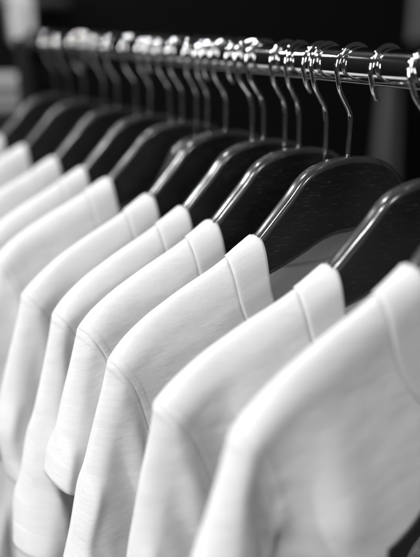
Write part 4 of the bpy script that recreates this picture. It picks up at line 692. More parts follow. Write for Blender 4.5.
-348,19,25,-6,9,22,25,28,22,16,11,7,13,20,24,58,-325,25,27,-6,7,25,21,22,19,14,6,5,11,16,23,30,-248,-3,29,22,-13,16,26,15,19,6,4,4,10,15,19,25,-228,35,
0,30,8,-13,18,23,9,2,6,3,12,12,16,23,-180,3,28,1,29,3,-17,10,10,15,-6,12,11,17,23,37,-204,39,-7,28,-1,26,-2,3,-22,8,25,-4,21,30,46,47,-230,8,17,-6,28,4,
20,-26,26,1,-4,23,28,48,51,47,-275,5,32,-3,-15,26,13,2,-10,45,24,-8,42,43,34,11,-271,31,11,25,-4,-20,17,35,-4,19,42,13,16,17,26,-5,-189,-21,3,23,15,-26,
20,19,25,38,7,-2,-2,35,22,26,-163,-20,-20,-3,6,23,-17,19,41,10,13,5,16,5,14,9,-82,1,-26,-12,-16,1,-9,39,22,16,-22,2,13,17,19,21,-76,34,-19,-8,-16,-18,-1,
9,35,30,-20,-30,-11,19,20,17,9,-19,5,-30,-15,16,-17,3,16,25,6,-34,-26,-8,20,-3,93,-21,-10,-4,-3,-15,19,-29,1,16,-7,-23,-7,-42,-8,-1,166,-18,-18,-27,20,
-11,-24,31,-3,-32,-6,-4,-32,-39,-5,-36,248,-22,-18,-30,5,-10,-25,-11,14,-32,-9,-34,6,-29,-46,-15,301,-28,-26,-32,15,-25,-25,-1,-29,-10,-27,-37,-14,-29,
-54,-17,388,-39,-34,-34,-22,2,-20,-26,-9,-25,-37,-44,-45,-23,-55,4,460,-50,-30,-36,-33,-31,-56,-18,-16,-32,-11,-55,-39,-26,-10,-6,550,-39,-103,-54,-31,
-3,-50,-47,-44,-46,-39,-48,-46,0,18,41,-637,-91,-90,172,-85,-83,142,-83,-78,130,-79,-72,109,-72,-69,83,-65,-63,51,-55,-54,14,-43,-42,-24,-31,-30,-60,-20,
-20,-87,-12,-12,-108,-5,-6,-123,0,0,988,100,96,98,97,97,96,85,81,78,72,-976,105,103,98,99,97,96,89,84,81,76,-1015,112,111,105,102,102,101,95,89,84,80,-1067,
112,118,117,108,107,107,103,96,89,84,-1128,115,122,124,120,113,113,113,103,95,90,-1199,123,126,131,129,123,120,120,112,104,96,-1277,132,134,136,137,133,
128,128,123,111,104,-1359,140,143,143,144,142,137,137,135,119,110,-1443,147,152,152,152,151,146,146,144,130,118,-1532,156,160,162,160,159,157,155,154,141,
125,-1623,165,169,171,170,168,167,164,165,152,130,-1715,174,178,181,180,178,176,176,176,162,136,-1717,177,180,180,179,178,176,177,178,163,136,-1724,180,
181,179,180,179,177,177,180,162,135,-1730,183,181,179,181,182,177,179,180,162,137,-1741,185,181,180,184,184,178,181,181,159,133,-1746,187,181,182,188,185,
179,184,181,155,144,-1766,189,181,186,191,186,181,187,180,152,152,-1785,189,183,191,194,186,185,191,177,154,155,-1805,188,189,196,195,187,191,192,174,161,
157,-1830,189,193,201,197,189,197,193,172,170,165,-1866,189,200,207,197,193,204,190,177,177,177,-1911,189,208,212,199,198,212,182,192,182,189,-1963,190,
217,216,203,204,220,179,203,186,179,-1997,193,224,222,207,214,228,183,203,193,212,-2079,196,233,227,214,224,235,180,195,210,-1914,194,232,227,218,227,234,
228,175,187,-1922,193,231,228,221,227,235,208,190,199,-1932,195,228,230,224,226,233,214,192,204,-1946,198,224,232,228,226,230,221,194,205,-1958,204,219,
231,232,227,228,226,196,208,-1971,211,216,228,234,229,228,226,200,210,-1982,218,214,225,234,232,229,225,202,213,-1992,220,215,224,233,234,233,223,202,217,
-2001,221,217,224,233,234,235,223,201,218,-2006,222,220,225,231,235,236,224,199,214,-2006,221,223,226,232,235,236,224,198,208,-2003,218,225,229,233,236,
236,223,197,205,-2002,212,227,234,235,236,237,224,196,203,-2004,207,230,237,237,236,239,225,195,202,-2008,205,231,241,237,236,241,225,194,203,-2013,208,
231,241,237,236,242,224,193,205,-2017,214,231,238,237,237,239,223,193,208,-2020,224,230,234,236,236,237,220,194,212,-99,39,42,42,43,42,42,57,37,36,35,33,
30,26,25,24,-598,40,41,42,43,44,41,39,38,36,33,81,31,23,19,17,-605,39,40,39,41,41,40,39,37,37,36,27,107,24,16,14,-604,35,38,39,38,37,37,37,35,36,35,31,
19,130,16,13,-598,34,35,37,36,35,34,32,32,33,35,34,30,3,146,12,-584,32,31,36,35,34,30,28,26,31,37,40,29,8,0,154,-564,31,30,31,35,32,29,24,20,26,39,40,30,
10,-2,5,-389,29,29,28,32,32,28,22,14,17,37,37,33,10,-14,10,-350,28,27,26,28,30,28,21,12,8,28,33,33,12,-24,13,-306,27,24,25,24,28,26,21,12,2,14,29,29,18,
-33,13,-263,26,23,25,21,25,25,20,15,2,-2,29,8,22,10,-41,-212,32,17,19,22,21,24,20,18,9,-5,0,26,-1,4,-32,-172,30,27,17,17,18,10,14,17,15,6,-14,26,-22,-17,
-9,-137,31,23,18,13,6,18,11,12,8,10,0,4,-31,-13,7,-78,-10,8,15,25,9,11,8,10,5,4,-1,-20,-14,21,-37,-27,23,-23,8,-1,6,12,13,8,8,-8,2,-36,-2,16,-3,1,12,-27,
2,30,3,11,-25,8,-1,-15,-16,2,2,-11,4,38,5,-29,-4,-7,-8,6,5,-6,-3,-8,-10,-3,-7,0,-1,86,-6,-34,23,-47,-12,-3,-3,-13,-2,-4,-11,-1,-4,-6,-7,151,-28,-18,-14,
-20,-9,20,-22,-5,-29,-2,-33,-13,-4,-3,-8,203,-26,2,-48,-9,10,8,-47,-2,-27,-32,-31,-20,-12,10,-6,264,-28,-9,-45,-13,9,-20,-40,-23,-13,-34,-29,-37,-13,12,
-10,321,-24,-56,-5,-24,1,-40,-25,-27,-24,-37,-31,-41,-22,3,-10,408,-42,-38,-37,-21,-25,-29,-29,-31,-35,-33,-33,-30,-39,7,1,471,-60,-59,-24,-23,-55,-29,
-35,-26,-50,-32,-37,-35,-17,26,8,-676,-65,-59,63,-53,-43,21,-35,-31,-7,-28,-25,-28,-21,-19,-45,-17,-15,-57,-13,-11,-66,-9,-8,-73,-7,-5,-79,-4,-3,-84,-2,
-1,-89,0,0],
[-7,3,1,0,2,-1,2,4,2,4,1,-108,-1,-2,-4,-2,-2,-1,-2,-8,-6,-2,27,-1,-3,-2,-1,-1,1,1,0,0,0,1,-3,-2,-2,-2,-1,-1,2,5,7,8,-18,-3,-3,-3,-3,-3,-1,4,11,14,13,-35,
-3,-5,-5,-5,-4,-1,7,19,23,18,-53,-5,-7,-8,-7,-5,0,12,30,32,27,-76,-9,-10,-11,-10,-6,1,18,42,46,6,-68,-12,-16,-14,-15,-10,2,24,54,68,6,-90,-7,-18,-21,-21,
-16,0,29,65,79,54,-147,-7,-10,-26,-28,-23,-3,32,76,99,57,-172,-6,-7,-19,-37,-31,-8,36,88,113,28,-165,-7,-5,-2,-45,-41,-15,39,102,133,20,-198,-3,-4,-8,-54,
-38,1,61,115,142,41,-271,-2,-7,-14,-57,-30,21,79,126,145,52,-331,-3,-9,-21,-56,-17,41,95,134,147,43,-372,-3,-11,-27,-45,0,58,104,136,144,53,-427,-3,-12,
-27,-35,16,73,111,135,143,39,-456,-3,-12,-28,-23,32,85,115,133,142,54,-510,-3,-12,-27,-11,49,95,117,131,139,34,-526,-3,-11,-26,2,63,103,120,128,137,23,
-549,-3,-10,-25,16,75,111,121,125,129,12,-563,-2,-10,-22,28,86,118,122,121,113,-12,-551,-3,-8,-20,39,97,126,119,117,94,-35,-534,-2,-8,-16,48,106,133,113,
109,81,-58,-510,-2,-8,-10,55,103,140,101,86,82,-20,-528,-2,-7,-2,67,97,117,79,85,142,-15,-557,-2,-6,5,82,90,96,111,-2,125,96,-588,-2,-4,5,96,83,49,18,100,
99,122,-556,-2,-4,-2,70,70,35,55,99,76,139,-525,-1,-4,-12,38,55,51,74,90,65,149,-493,-1,-3,-21,15,43,61,81,84,58,158,-465,0,-3,-32,-3,36,66,85,82,50,166,
-439,-1,-3,-41,-16,32,69,88,78,43,174,-419,-1,-3,-46,-23,30,70,85,71,38,183,-404,-1,-4,-45,-21,29,65,76,60,40,191,-393,0,-5,-40,-14,27,54,60,52,48,198,
-384,-1,-6,-32,-5,25,39,42,45,60,204,-376,-2,-7,-23,5,22,21,23,43,72,209,-367,-2,-8,-15,18,15,1,5,42,86,212,-355,-2,-7,-5,24,4,-19,-7,44,98,213,-340,-2,
-5,1,21,-12,-31,-9,49,104,213,-325,0,-2,-1,3,-24,-31,0,55,103,211,-309,0,1,-12,-21,-29,-19,16,58,96,209,-297,1,0,-24,-40,-29,-2,30,58,86,206,0,-6,-7,-8,
-9,-9,-9,-11,-10,-11,-11,-12,-13,-14,-14,-14,30,5,-1,-4,-8,-12,-12,-77,-6,-5,-4,-6,-17,-15,-15,-14,217,7,-19,-12,-9,-15,-17,-9,-12,-10,-8,-102,4,-13,-11,
-9,257,18,-20,-27,-13,-11,-8,-4,-14,-16,-19,0,-138,12,-4,-3,261,29,-13,-35,-21,-8,-1,0,-11,-18,-22,-18,10,-162,18,6,253,43,-7,-36,-24,-7,2,1,-10,-17,-25,
-25,-9,16,-169,24,250,51,5,-37,-25,-4,3,0,-10,-18,-26,-30,-18,-2,21,-166,285,21,32,-35,-26,2,-4,-1,-9,-20,-29,-30,-21,-10,0,26,87,58,27,-13,-30,-18,13,
-14,-3,-26,-30,-27,-17,-9,-4,7,100,23,50,18,-25,-27,-12,12,-23,-31,-17,-26,-8,-7,-2,9,127,-29,18,49,6,-27,-25,-22,-17,0,-32,-7,-4,1,5,14,91,14,-38,11,46,
4,-27,-22,-28,-18,4,-12,5,6,-4,6,42,55,-27,-28,11,44,-1,-38,3,-17,-4,-2,4,-7,-6,-2,14,54,16,-28,-16,4,47,-29,-24,24,-18,15,7,-10,1,-17,13,-9,37,12,-18,
-31,38,13,-20,-11,29,9,-14,-21,8,-44,79,-12,-22,9,10,-20,-7,49,0,0,10,-6,-26,3,-10,0,31,-2,14,-13,-9,3,-26,39,22,7,3,0,-18,-32,-7,-27,86,-43,14,17,7,-10,
-20,-35,13,29,3,11,-17,-20,-27,-19,90,-31,-5,28,23,-7,-42,-43,-5,40,7,-29,6,-21,-24,-19,122,6,-20,-63,60,-2,-12,-35,-25,7,30,-28,-30,-4,-28,-1,155,-3,11,
-53,-43,-12,19,9,-36,11,-32,-26,5,-23,5,-11,175,-12,5,-40,-35,-36,-6,20,13,-13,-44,-38,-24,-11,11,7,185,-20,18,-17,-59,-38,-18,5,10,-8,-45,5,-35,-25,-1,
30,179,-17,12,11,-92,-14,7,-37,-15,22,-6,-15,-39,-25,2,10,168,8,25,0,-38,-48,-12,-15,-23,-30,-17,12,17,-27,2,-12,221,-25,-30,-29,-22,27,21,-30,-32,-22,
-23,24,2,-43,-10,4,285,11,-60,19,-60,-14,5,-5,-24,-6,-13,-7,-10,-39,-16,-38,-50,-10,-11,-63,-2,-2,3,-2,-3,0,0,-3,-3,1,-1,-7,3,1,-10,4,3,-12,5,4,-11,4,3,
-10,4,2,-9,4,2,-10,5,3,-10,6,3,224,1,3,4,4,3,2,1,9,4,5,-32,2,3,2,2,1,2,1,5,10,9,-31,2,2,1,2,3,3,3,3,12,9,-34,0,2,2,3,4,4,5,5,11,11,-43,1,2,2,4,5,6,7,8,
9,15,-55,1,2,3,5,6,9,9,9,10,19,-70,1,3,3,7,8,10,11,12,12,21,-86,2,3,5,7,11,12,12,14,16,24,-103,2,3,6,9,13,13,14,15,20,29,-121,3,2,6,11,15,16,13,16,22,35,
-135,3,2,4,14,18,18,12,12,22,44,-143,3,2,0,16,23,18,7,9,21,53,-140,1,1,1,27,26,9,-4,5,23,55,-131,0,2,3,36,25,-2,-17,3,26,63,-125,1,3,7,43,18,-17,-27,6,
32,60,-110,1,6,14,43,5,-33,-30,13,44,73,-119,2,9,22,35,-13,-48,-28,26,61,57,-106,3,11,28,15,-33,-54,-18,45,75,17,-73,2,11,27,-3,-49,-54,-2,63,76,-17,-41,
3,9,23,-23,-60,-50,18,81,66,-35,-19,1,7,17,-41,-70,-41,44,93,44,-36,-8,2,4,9,-59,-75,-29,76,90,21,-20,-9,1,1,0,-74,-77,-13,109,58,-5,25,-16,0,-1,-11,-85,
-75,2,128,-1,0,102,-51,0,-2,-23,-92,-71,14,134,-5,28,90,-66,0,-2,-36,-94,-62,23,144,51,35,-54,1,-2,-37,-87,-50,-11,12,128,122,-71,0,-1,-30,-77,-49,-9,98,
82,58,-70,1,3,-14,-65,-51,-12,77,76,42,-56,2,6,10,-46,-54,-27,51,67,34,-45,3,9,32,-20,-53,-46,15,56,37,-36,2,10,50,6,-43,-61,-17,36,42,-30,2,9,60,28,-27,
-64,-41,14,38,-23,2,8,63,33,-4,-56,-51,-5,24,-15,1,7,61,38,-1,-30,-46,-19,-6,-3,1,5,55,44,0,-8,-30,-30,-47,16,1,4,47,41,6,0,-18,-44,-70,43,1,7,40,33,8,
0,-16,-53,-78,68,3,10,38,24,4,0,-14,-58,-88,90,3,14,34,15,3,1,-11,-62,-98,104,4,14,31,7,11,0,-14,-66,-103,115,3,10,30,9,13,2,-27,-67,-101,123,1,4,28,15,
10,-5,-33,-67,-91,134,-1,-3,20,22,8,-13,-43,-66,-75,-63,1,3,2,0,-2,-5,56,-13,-15,-16,-18,-18,-18,-18,-16,91,6,5,7,5,3,-1,-7,-5,-8,-10,72,-20,-20,-21,-20,
26,9,8,6,4,0,-4,-5,-3,-3,-3,-15,105,-21,-23,-22,-17,11,10,7,3,-2,-6,-8,-7,-3,0,0,-11,120,-22,-23,-51,13,11,10,4,-3,-8,-12,-11,-6,4,13,4,-18,121,-22,-81,
14,14,11,6,-2,-8,-14,-16,-9,16,24,6,-14,-15,114,-107,16,15,12,7,1,-7,-14,-20,-12,28,28,9,-11,-15,0,-16,17,15,13,9,3,-4,-14,-21,-19,19,41,20,-10,-27,12,
-34,16,17,14,10,6,-2,-11,-20,-23,2,47,34,-5,-35,19,-51,15,21,15,11,8,0,-8,-17,-23,-16,45,45,7,-40,24,-67,7,27,16,13,10,3,-5,-13,-21,-22,7,64,27,-18,3,-78,
-10,32,20,14,15,5,-3,-8,-15,-18,-24,43,42,-38,21,-65,-17,12,14,14,15,22,7,2,-3,-11,-20,3,54,-26,-67,3,28,14,12,2,-11,-5,9,10,2,14,-11,-9,10,-60,-3,-18,
35,34,14,9,-1,5,0,0,-13,22,-14,-49,-13,19,-25,-26,38,4,21,24,-4,12,11,0,-32,-16,-34,-3,51,-24,60,-105,29,-6,21,11,6,-2,1,-27,-9,-4,44,30,13,-11,7,-109,
33,-17,23,30,-24,-3,-11,-14,7,62,17,8,3,-11,-15,-92,34,-17,29,44,-14,-26,2,-32,54,11,31,-1,-8,-7,-19,-68,3,12,57,24,-23,-29,-9,-24,20,35,13,11,-7,-14,-35,
-27,3,36,28,23,-25,-26,7,-23,2,9,12,21,-14,-42,-31,27,-3,33,56,-1,-25,-16,10,0,-15,-2,-12,-1,-19,-52,-28,86,0,37,41,3,-28,-16,-3,-3,-7,-15,-23,-15,-15,
-40,-34,171,9,8,-18,18,-17,-17,-13,-11,-12,-27,-20,-25,-16,-36,-66,254,1,7,-50,0,-20,-20,1,-38,0,-35,-18,-27,-35,-35,-40,-22,-13,21,3,-11,8,9,-6,-1,11,
-3,-3,11,-4,-3,11,-3,-4,11,-3,-3,9,-3,-1,7,-2,-2,6,-2,-1,6,-3,-1,6,-4,-1],
[-1203,-47,-46,-46,-48,-54,-49,-59,-63,-72,-93,451,-51,-45,-44,-44,-49,-45,-50,-52,-55,-68,384,-50,-41,-41,-42,-44,-46,-44,-47,-49,-54,342,-47,-37,-38,
-38,-40,-40,-43,-43,-45,-47,304,-42,-35,-35,-35,-35,-37,-40,-40,-42,-44,275,-36,-35,-31,-32,-33,-35,-38,-38,-37,-43,260,-35,-32,-31,-30,-32,-34,-37,-36,
-34,-43,260,-32,-33,-32,-31,-32,-35,-38,-35,-34,-49,288,-35,-34,-35,-34,-34,-38,-41,-36,-33,-56,332,-39,-39,-38,-39,-39,-43,-45,-41,-38,-49,381,-45,-44,
-45,-44,-45,-49,-53,-47,-40,-58,454,-53,-52,-52,-51,-52,-56,-61,-53,-47,-73,542,-61,-61,-60,-59,-59,-65,-70,-60,-51,-88,508,-58,-58,-55,-54,-57,-63,-65,
-54,-46,-77,460,-54,-54,-51,-50,-55,-60,-60,-48,-42,-69,417,-51,-49,-46,-48,-52,-58,-53,-44,-38,-66,378,-46,-44,-43,-45,-50,-53,-48,-40,-37,-58,338,-41,
-40,-40,-42,-47,-47,-43,-38,-36,-61,308,-36,-36,-36,-40,-42,-42,-39,-35,-35,-48,263,-31,-32,-33,-36,-39,-36,-34,-33,-31,-49,228,-27,-28,-29,-32,-33,-32,
-30,-30,-29,-37,180,-22,-23,-25,-28,-28,-27,-25,-27,-27,-30,136,-17,-19,-20,-23,-23,-22,-21,-23,-20,-24,85,-11,-14,-16,-17,-17,-16,-17,-19,-11,-6,18,-7,
-8,-10,-12,-10,-11,-12,-12,2,6,-53,-1,-3,-3,-5,-3,-6,-4,4,16,37,-158,4,4,4,3,4,10,35,14,-28,2,-244,3,4,5,6,3,7,-1,46,-24,-5,-235,2,4,6,7,2,7,19,7,-4,-8,
-234,2,4,7,8,4,11,11,5,1,-11,-234,2,5,7,9,7,8,8,4,4,-12,-233,2,5,7,9,9,7,5,4,6,-13,-233,3,6,7,8,9,7,4,4,6,-13,-233,5,5,7,9,8,7,4,3,6,-13,-232,5,5,7,9,8,
6,4,4,5,-13,-232,6,5,7,9,8,6,4,4,4,-13,-232,7,5,7,8,8,6,5,5,2,-13,-231,6,6,6,8,8,7,6,4,1,-12,-232,6,6,6,7,9,7,7,4,0,-11,-233,6,6,6,7,9,8,8,4,-2,-10,-233,
5,6,7,7,8,9,8,4,-2,-10,-234,5,6,8,7,8,10,8,2,-2,-10,-234,5,7,8,7,9,10,7,2,-3,-9,-234,6,6,7,10,9,9,5,2,-2,-9,-235,8,5,7,11,10,7,4,1,-1,-9,5403,-117,-114,
-115,-115,-117,-119,-119,-121,-120,-120,-120,-119,-120,-119,-120,1725,-118,-115,-113,-114,-115,-117,-118,-118,-118,-118,-117,-113,-113,-115,-115,1677,-111,
-112,-113,-114,-114,-113,-114,-115,-116,-116,-114,-113,-110,-112,-112,1628,-105,-109,-108,-111,-110,-111,-110,-111,-111,-112,-113,-113,-108,-107,-109,1572,
-100,-105,-103,-107,-107,-106,-106,-107,-106,-107,-108,-108,-113,-102,-104,1508,-92,-102,-98,-103,-102,-101,-102,-102,-102,-102,-102,-105,-103,-112,-96,
1442,-85,-97,-94,-98,-98,-97,-96,-98,-98,-97,-96,-99,-100,-96,-109,1381,-89,-87,-91,-94,-91,-93,-92,-93,-93,-92,-91,-94,-94,-94,-88,1284,-74,-83,-88,-86,
-90,-85,-89,-88,-87,-86,-87,-89,-90,-89,-88,1216,-77,-73,-79,-84,-82,-83,-83,-82,-80,-83,-82,-85,-85,-85,-82,1151,-84,-73,-69,-77,-78,-75,-77,-77,-79,-75,
-80,-79,-78,-76,-69,1064,-70,-78,-72,-66,-72,-71,-74,-67,-74,-71,-74,-71,-67,-51,-56,944,-54,-72,-74,-69,-61,-68,-57,-63,-68,-71,-63,-62,-34,-43,-51,818,
-47,-63,-61,-71,-60,-54,-61,-62,-44,-55,-65,-38,-41,-53,-63,761,-57,-57,-51,-66,-57,-51,-50,-60,-50,-31,-63,-66,-18,-46,-52,708,-58,-59,-54,-60,-51,-53,
-66,-36,0,-50,-69,-59,-12,-21,-36,600,-47,-58,-52,-51,-48,-49,-42,-11,-46,-35,-64,-46,-31,-40,46,492,-36,-48,-46,-48,-47,-43,-19,-52,-24,-42,-47,-43,-38,
-7,-21,471,-25,-67,-21,-45,-46,-20,-24,-36,-42,-37,-14,-40,-36,-26,-31,448,-40,-35,-24,22,-80,-46,-39,-17,-25,-63,-7,-12,-44,-31,-40,407,-36,-46,-3,-3,
-27,-39,-49,-33,-21,-24,-9,-35,-16,-45,-45,359,-35,-37,-2,9,-29,-32,-33,-43,-28,-9,-12,-25,-34,-45,9,287,-20,-29,1,-17,-20,-24,-35,-51,-23,-25,-9,-33,-14,
-14,-18,259,-17,-24,-47,9,9,-22,-15,-32,-38,-35,-13,-26,-37,-6,51,176,-19,-18,-24,1,4,-35,-14,-33,-31,-17,-34,11,-37,37,-39,181,-28,-3,0,-4,-19,-29,-14,
11,-30,-29,-44,19,45,-68,-47,171,-29,-5,-6,8,-46,-25,-4,5,-2,34,14,-18,-50,-48,22,2832,29,40,-178,42,51,-216,43,45,-206,44,39,-196,45,39,-186,48,48,-188,
57,58,-190,65,66,-188,70,71,-182,73,74,-175,75,74,-165,74,75,-157,74,74,635,-66,-47,-47,-51,-55,-55,-58,-62,-65,-72,533,-76,-58,-52,-54,-56,-59,-60,-60,
-64,-67,580,-80,-77,-55,-58,-60,-61,-65,-63,-68,-71,636,-81,-80,-73,-63,-65,-66,-69,-70,-73,-77,692,-72,-89,-83,-72,-72,-73,-74,-78,-79,-84,759,-80,-84,
-92,-85,-79,-80,-82,-85,-87,-91,833,-88,-89,-96,-95,-88,-88,-90,-93,-96,-99,914,-97,-97,-99,-103,-99,-97,-98,-102,-105,-107,999,-106,-105,-107,-111,-108,
-106,-107,-111,-113,-116,1087,-114,-115,-116,-117,-118,-116,-116,-120,-123,-125,1179,-123,-125,-125,-125,-127,-125,-126,-129,-132,-135,1273,-133,-135,-135,
-133,-135,-135,-135,-139,-141,-145,1185,-124,-125,-125,-124,-125,-127,-127,-131,-133,-136,1097,-114,-116,-114,-115,-116,-119,-120,-122,-126,-127,1012,-106,
-106,-105,-105,-109,-111,-111,-115,-117,-118,927,-97,-97,-95,-98,-101,-101,-103,-107,-111,-108,843,-89,-87,-86,-90,-93,-92,-95,-100,-101,-101,759,-80,-77,
-78,-83,-83,-83,-87,-92,-92,-92,672,-69,-69,-71,-74,-74,-73,-80,-82,-84,-85,586,-59,-59,-64,-65,-64,-64,-72,-74,-75,-80,501,-49,-50,-55,-56,-54,-55,-64,
-64,-67,-72,411,-39,-41,-46,-46,-44,-46,-54,-56,-56,-62,315,-28,-32,-36,-37,-34,-36,-43,-48,-39,-54,212,-18,-22,-26,-26,-25,-24,-34,-27,-28,-46,101,-7,
-12,-15,-16,-14,-12,-23,-17,6,-28,-37,3,0,-3,-5,-4,2,-12,26,12,-211,2,0,-2,-5,-3,-1,21,1,8,-212,0,1,-1,-5,-4,-1,16,9,4,-211,-1,2,1,-4,-5,0,14,8,6,-213,
-1,2,4,-2,-6,-1,11,8,8,-214,-2,3,5,1,-5,-4,8,8,9,-215,0,2,5,4,-3,-6,4,9,9,-216,2,1,4,5,1,-6,0,9,8,-215,2,1,4,4,2,-3,-1,7,8,-216,2,2,3,5,2,-1,0,5,6,-216,
2,2,4,3,2,1,3,4,3,-215,2,2,3,3,2,2,3,4,3,-216,2,2,3,2,2,3,3,3,6,-218,3,3,1,1,3,3,2,4,7,-218,3,2,1,1,3,3,2,4,8,-219,2,2,2,2,2,3,2,5,8,-220,2,2,3,2,2,2,3,
5,8,-220,2,2,2,3,2,2,3,6,7,-221,5,2,1,1,2,4,4,5,6,5352,-116,-109,-109,-111,-112,-114,-118,-116,-116,-117,-117,-118,-118,-119,-119,1664,-110,-110,-108,-108,
-110,-111,-112,-114,-113,-114,-108,-114,-115,-116,-116,1606,-105,-106,-106,-106,-106,-108,-108,-109,-109,-110,-111,-99,-111,-112,-112,1541,-101,-101,-103,
-103,-103,-104,-104,-105,-104,-105,-106,-109,-90,-107,-108,1473,-97,-97,-98,-99,-100,-99,-101,-100,-100,-100,-100,-101,-105,-85,-103,1402,-92,-93,-94,-94,
-95,-96,-96,-96,-96,-93,-89,-98,-100,-101,-79,1328,-88,-89,-88,-90,-90,-91,-92,-92,-92,-83,-83,-91,-95,-96,-95,1269,-83,-84,-84,-85,-85,-87,-87,-87,-87,
-82,-72,-83,-90,-86,-90,1186,-79,-79,-80,-80,-80,-82,-82,-83,-82,-81,-64,-72,-85,-75,-83,1101,-75,-74,-76,-76,-75,-77,-77,-78,-77,-78,-61,-60,-78,-63,-74,
1011,-71,-68,-71,-71,-72,-71,-73,-73,-73,-72,-69,-39,-65,-72,-52,922,-65,-64,-66,-67,-66,-67,-68,-68,-68,-68,-66,-48,-51,-50,-32,826,-62,-57,-67,-62,-62,
-61,-63,-63,-63,-64,-58,-61,-35,-50,0,739,-45,-56,-57,-63,-65,-60,-59,-57,-57,-61,-56,-55,-30,-18,-53,712,-50,-54,-52,-47,-63,-54,-56,-56,-56,-69,-55,-27,
-45,-28,-8,630,-31,-56,-51,-44,-62,-52,-52,-62,-51,-50,-8,-49,-42,-31,-10,577,-39,-48,-46,-30,-52,-70,-53,-31,-36,-37,-26,-29,-45,-34,-56,548,-34,-41,-38,
-27,-58,-42,-35,-33,-34,-18,-44,-41,-46,-48,-48,502,-31,-33,-22,-24,-50,-28,-50,-26,-16,-43,-25,-45,-46,-46,-42,445,-29,-18,-1,-52,-36,-15,-64,-26,-14,
-26,-18,-43,-44,-44,-35,382,-24,7,-15,-45,-26,-32,-32,-34,-23,-7,-19,-31,-56,-25,-31,317,-22,13,-11,-47,-16,-17,-34,-30,-20,-20,-8,-14,-58,-15,-29,244,
-29,-2,9,-21,-28,-22,-16,-21,-20,-12,5,-13,-41,-33,-30,217,-9,-11,-5,-25,-19,-15,-15,-16,-18,10,-1,-21,-14,-36,1,114,-10,-12,0,22,-14,-29,-23,35,-20,49,
-14,-22,-33,-15,-40,2843,47,17,-101,83,26,-129,73,54,-160,75,75,-173,77,76,-169,77,76,-165,77,77,-162,77,77,-160,77,77,-157,77,76,-154,76,75,-151,75,75])},
'n': {"pat": {'sang': 66, 'hemw': 0.155, 'sl': 0.2}, "xyz": (
[1032,96,97,99,99,99,97,87,85,81,75,-929,89,90,91,92,92,94,84,82,81,75,-892,89,88,89,88,87,86,84,81,79,78,-879,91,88,87,87,86,87,85,79,79,78,-892,93,91,
89,88,89,90,85,83,79,78,-930,97,96,94,93,94,94,92,86,83,83,-999,103,103,103,101,101,101,100,93,91,86,-1089,112,113,112,112,111,110,109,105,99,95,-1199,
123,124,123,124,122,121,120,119,110,98,-1314,136,136,136,136,135,133,132,134,122,115,-1450,149,150,149,149,149,146,146,147,138,135,-1596,164,164,163,164,
162,160,158,161,153,131,-1718,179,178,178,178,176,174,172,174,169,149,-1727,179,180,179,177,176,173,174,177,169,136,-1720,181,180,180,177,175,175,176,179,
170,149,-1742,182,182,181,177,175,177,179,182,170,143,-1748,185,183,180,177,178,180,183,184,168,132,-1750,188,184,180,178,181,185,186,186,167,123,-1758,
190,186,179,181,186,189,190,189,165,114,-1769,193,185,182,185,191,194,194,190,163,112,-1789,194,187,185,192,196,199,197,189,165,113,-1817,195,189,192,197,
201,203,201,188,166,111,-1843,196,194,197,203,207,207,205,187,152,140,-1888,199,199,203,209,212,212,208,182,157,115,-1896,202,205,209,215,218,218,211,182,
157,123,-1940,206,210,217,221,225,223,213,181,158,169,-2023,211,216,223,230,231,230,211,184,170,195,-2101,208,216,224,230,233,229,179,211,182,186,-2098,
205,216,224,232,233,229,212,182,177,189,-2099,202,216,225,233,234,231,211,181,178,190,-2101,200,216,226,233,235,231,213,180,179,190,-2103,200,217,225,233,
234,231,215,182,180,190,-2107,201,217,225,231,234,231,217,184,183,188,-2111,203,216,224,231,233,232,219,188,185,185,-2116,205,214,223,232,234,232,221,191,
188,180,-2120,205,212,224,233,235,233,224,194,189,176,-2125,204,212,224,235,236,234,225,196,191,172,-2129,204,212,225,235,236,235,226,197,192,170,-2132,
204,213,226,235,237,235,226,197,192,169,-2134,205,215,226,235,236,236,225,196,192,169,-2135,207,217,226,234,236,236,225,195,190,169,-2135,208,218,227,234,
236,237,225,193,189,168,-2135,208,219,228,235,237,236,226,193,187,166,-2135,209,220,228,237,237,236,227,193,185,163,-2135,211,220,228,238,238,237,227,193,
186,158,-145,42,43,43,41,41,41,45,43,42,43,53,53,53,51,51,-746,41,44,44,44,44,43,48,41,42,40,42,55,57,57,54,-739,39,40,44,45,44,42,40,40,36,35,76,37,53,
56,52,-714,36,38,41,45,42,38,40,41,39,33,26,101,34,49,48,-677,31,35,40,41,39,35,39,41,40,33,27,21,123,32,42,-638,25,30,39,39,31,34,39,40,39,32,28,24,18,
140,29,-600,12,30,39,31,29,33,38,39,36,30,27,24,22,17,140,-566,37,2,34,23,32,35,37,35,30,27,24,24,23,23,23,-414,29,-1,26,39,12,34,34,30,26,23,21,21,20,
21,21,-373,21,37,23,7,42,-1,41,10,24,20,17,19,18,21,23,-340,46,13,23,31,8,33,-2,35,-5,16,15,15,17,19,21,-263,11,41,11,-7,18,24,27,2,29,-15,8,12,14,15,17,
-219,39,14,38,5,-18,-5,25,26,5,27,-19,1,7,14,23,-166,14,35,16,26,2,-32,-13,22,25,5,14,-16,28,-3,39,-172,35,13,9,21,30,-13,-33,-15,22,23,-10,31,-2,0,49,
-129,-5,43,-4,-5,17,31,-28,-40,-6,25,17,8,-16,12,28,-81,16,43,11,-19,-28,11,27,-24,-31,0,12,4,-7,22,-2,-43,26,38,24,-22,-25,-21,8,-3,-15,-16,8,-3,14,-13,
8,36,-14,15,39,1,-39,-31,-28,-9,27,-23,-12,10,-9,6,-13,97,33,-28,-6,7,-32,-41,-19,3,-21,2,-30,26,-32,-8,8,173,21,-26,-26,-16,-33,-8,-26,-36,-15,-20,-15,
17,-12,-28,5,244,7,-37,-26,-38,-5,-4,-39,-21,-31,-31,-21,-16,6,-34,21,297,-33,-22,-43,-17,-37,0,-9,-26,-34,-27,-16,-39,-25,-9,-1,342,-9,-45,-31,-31,-28,
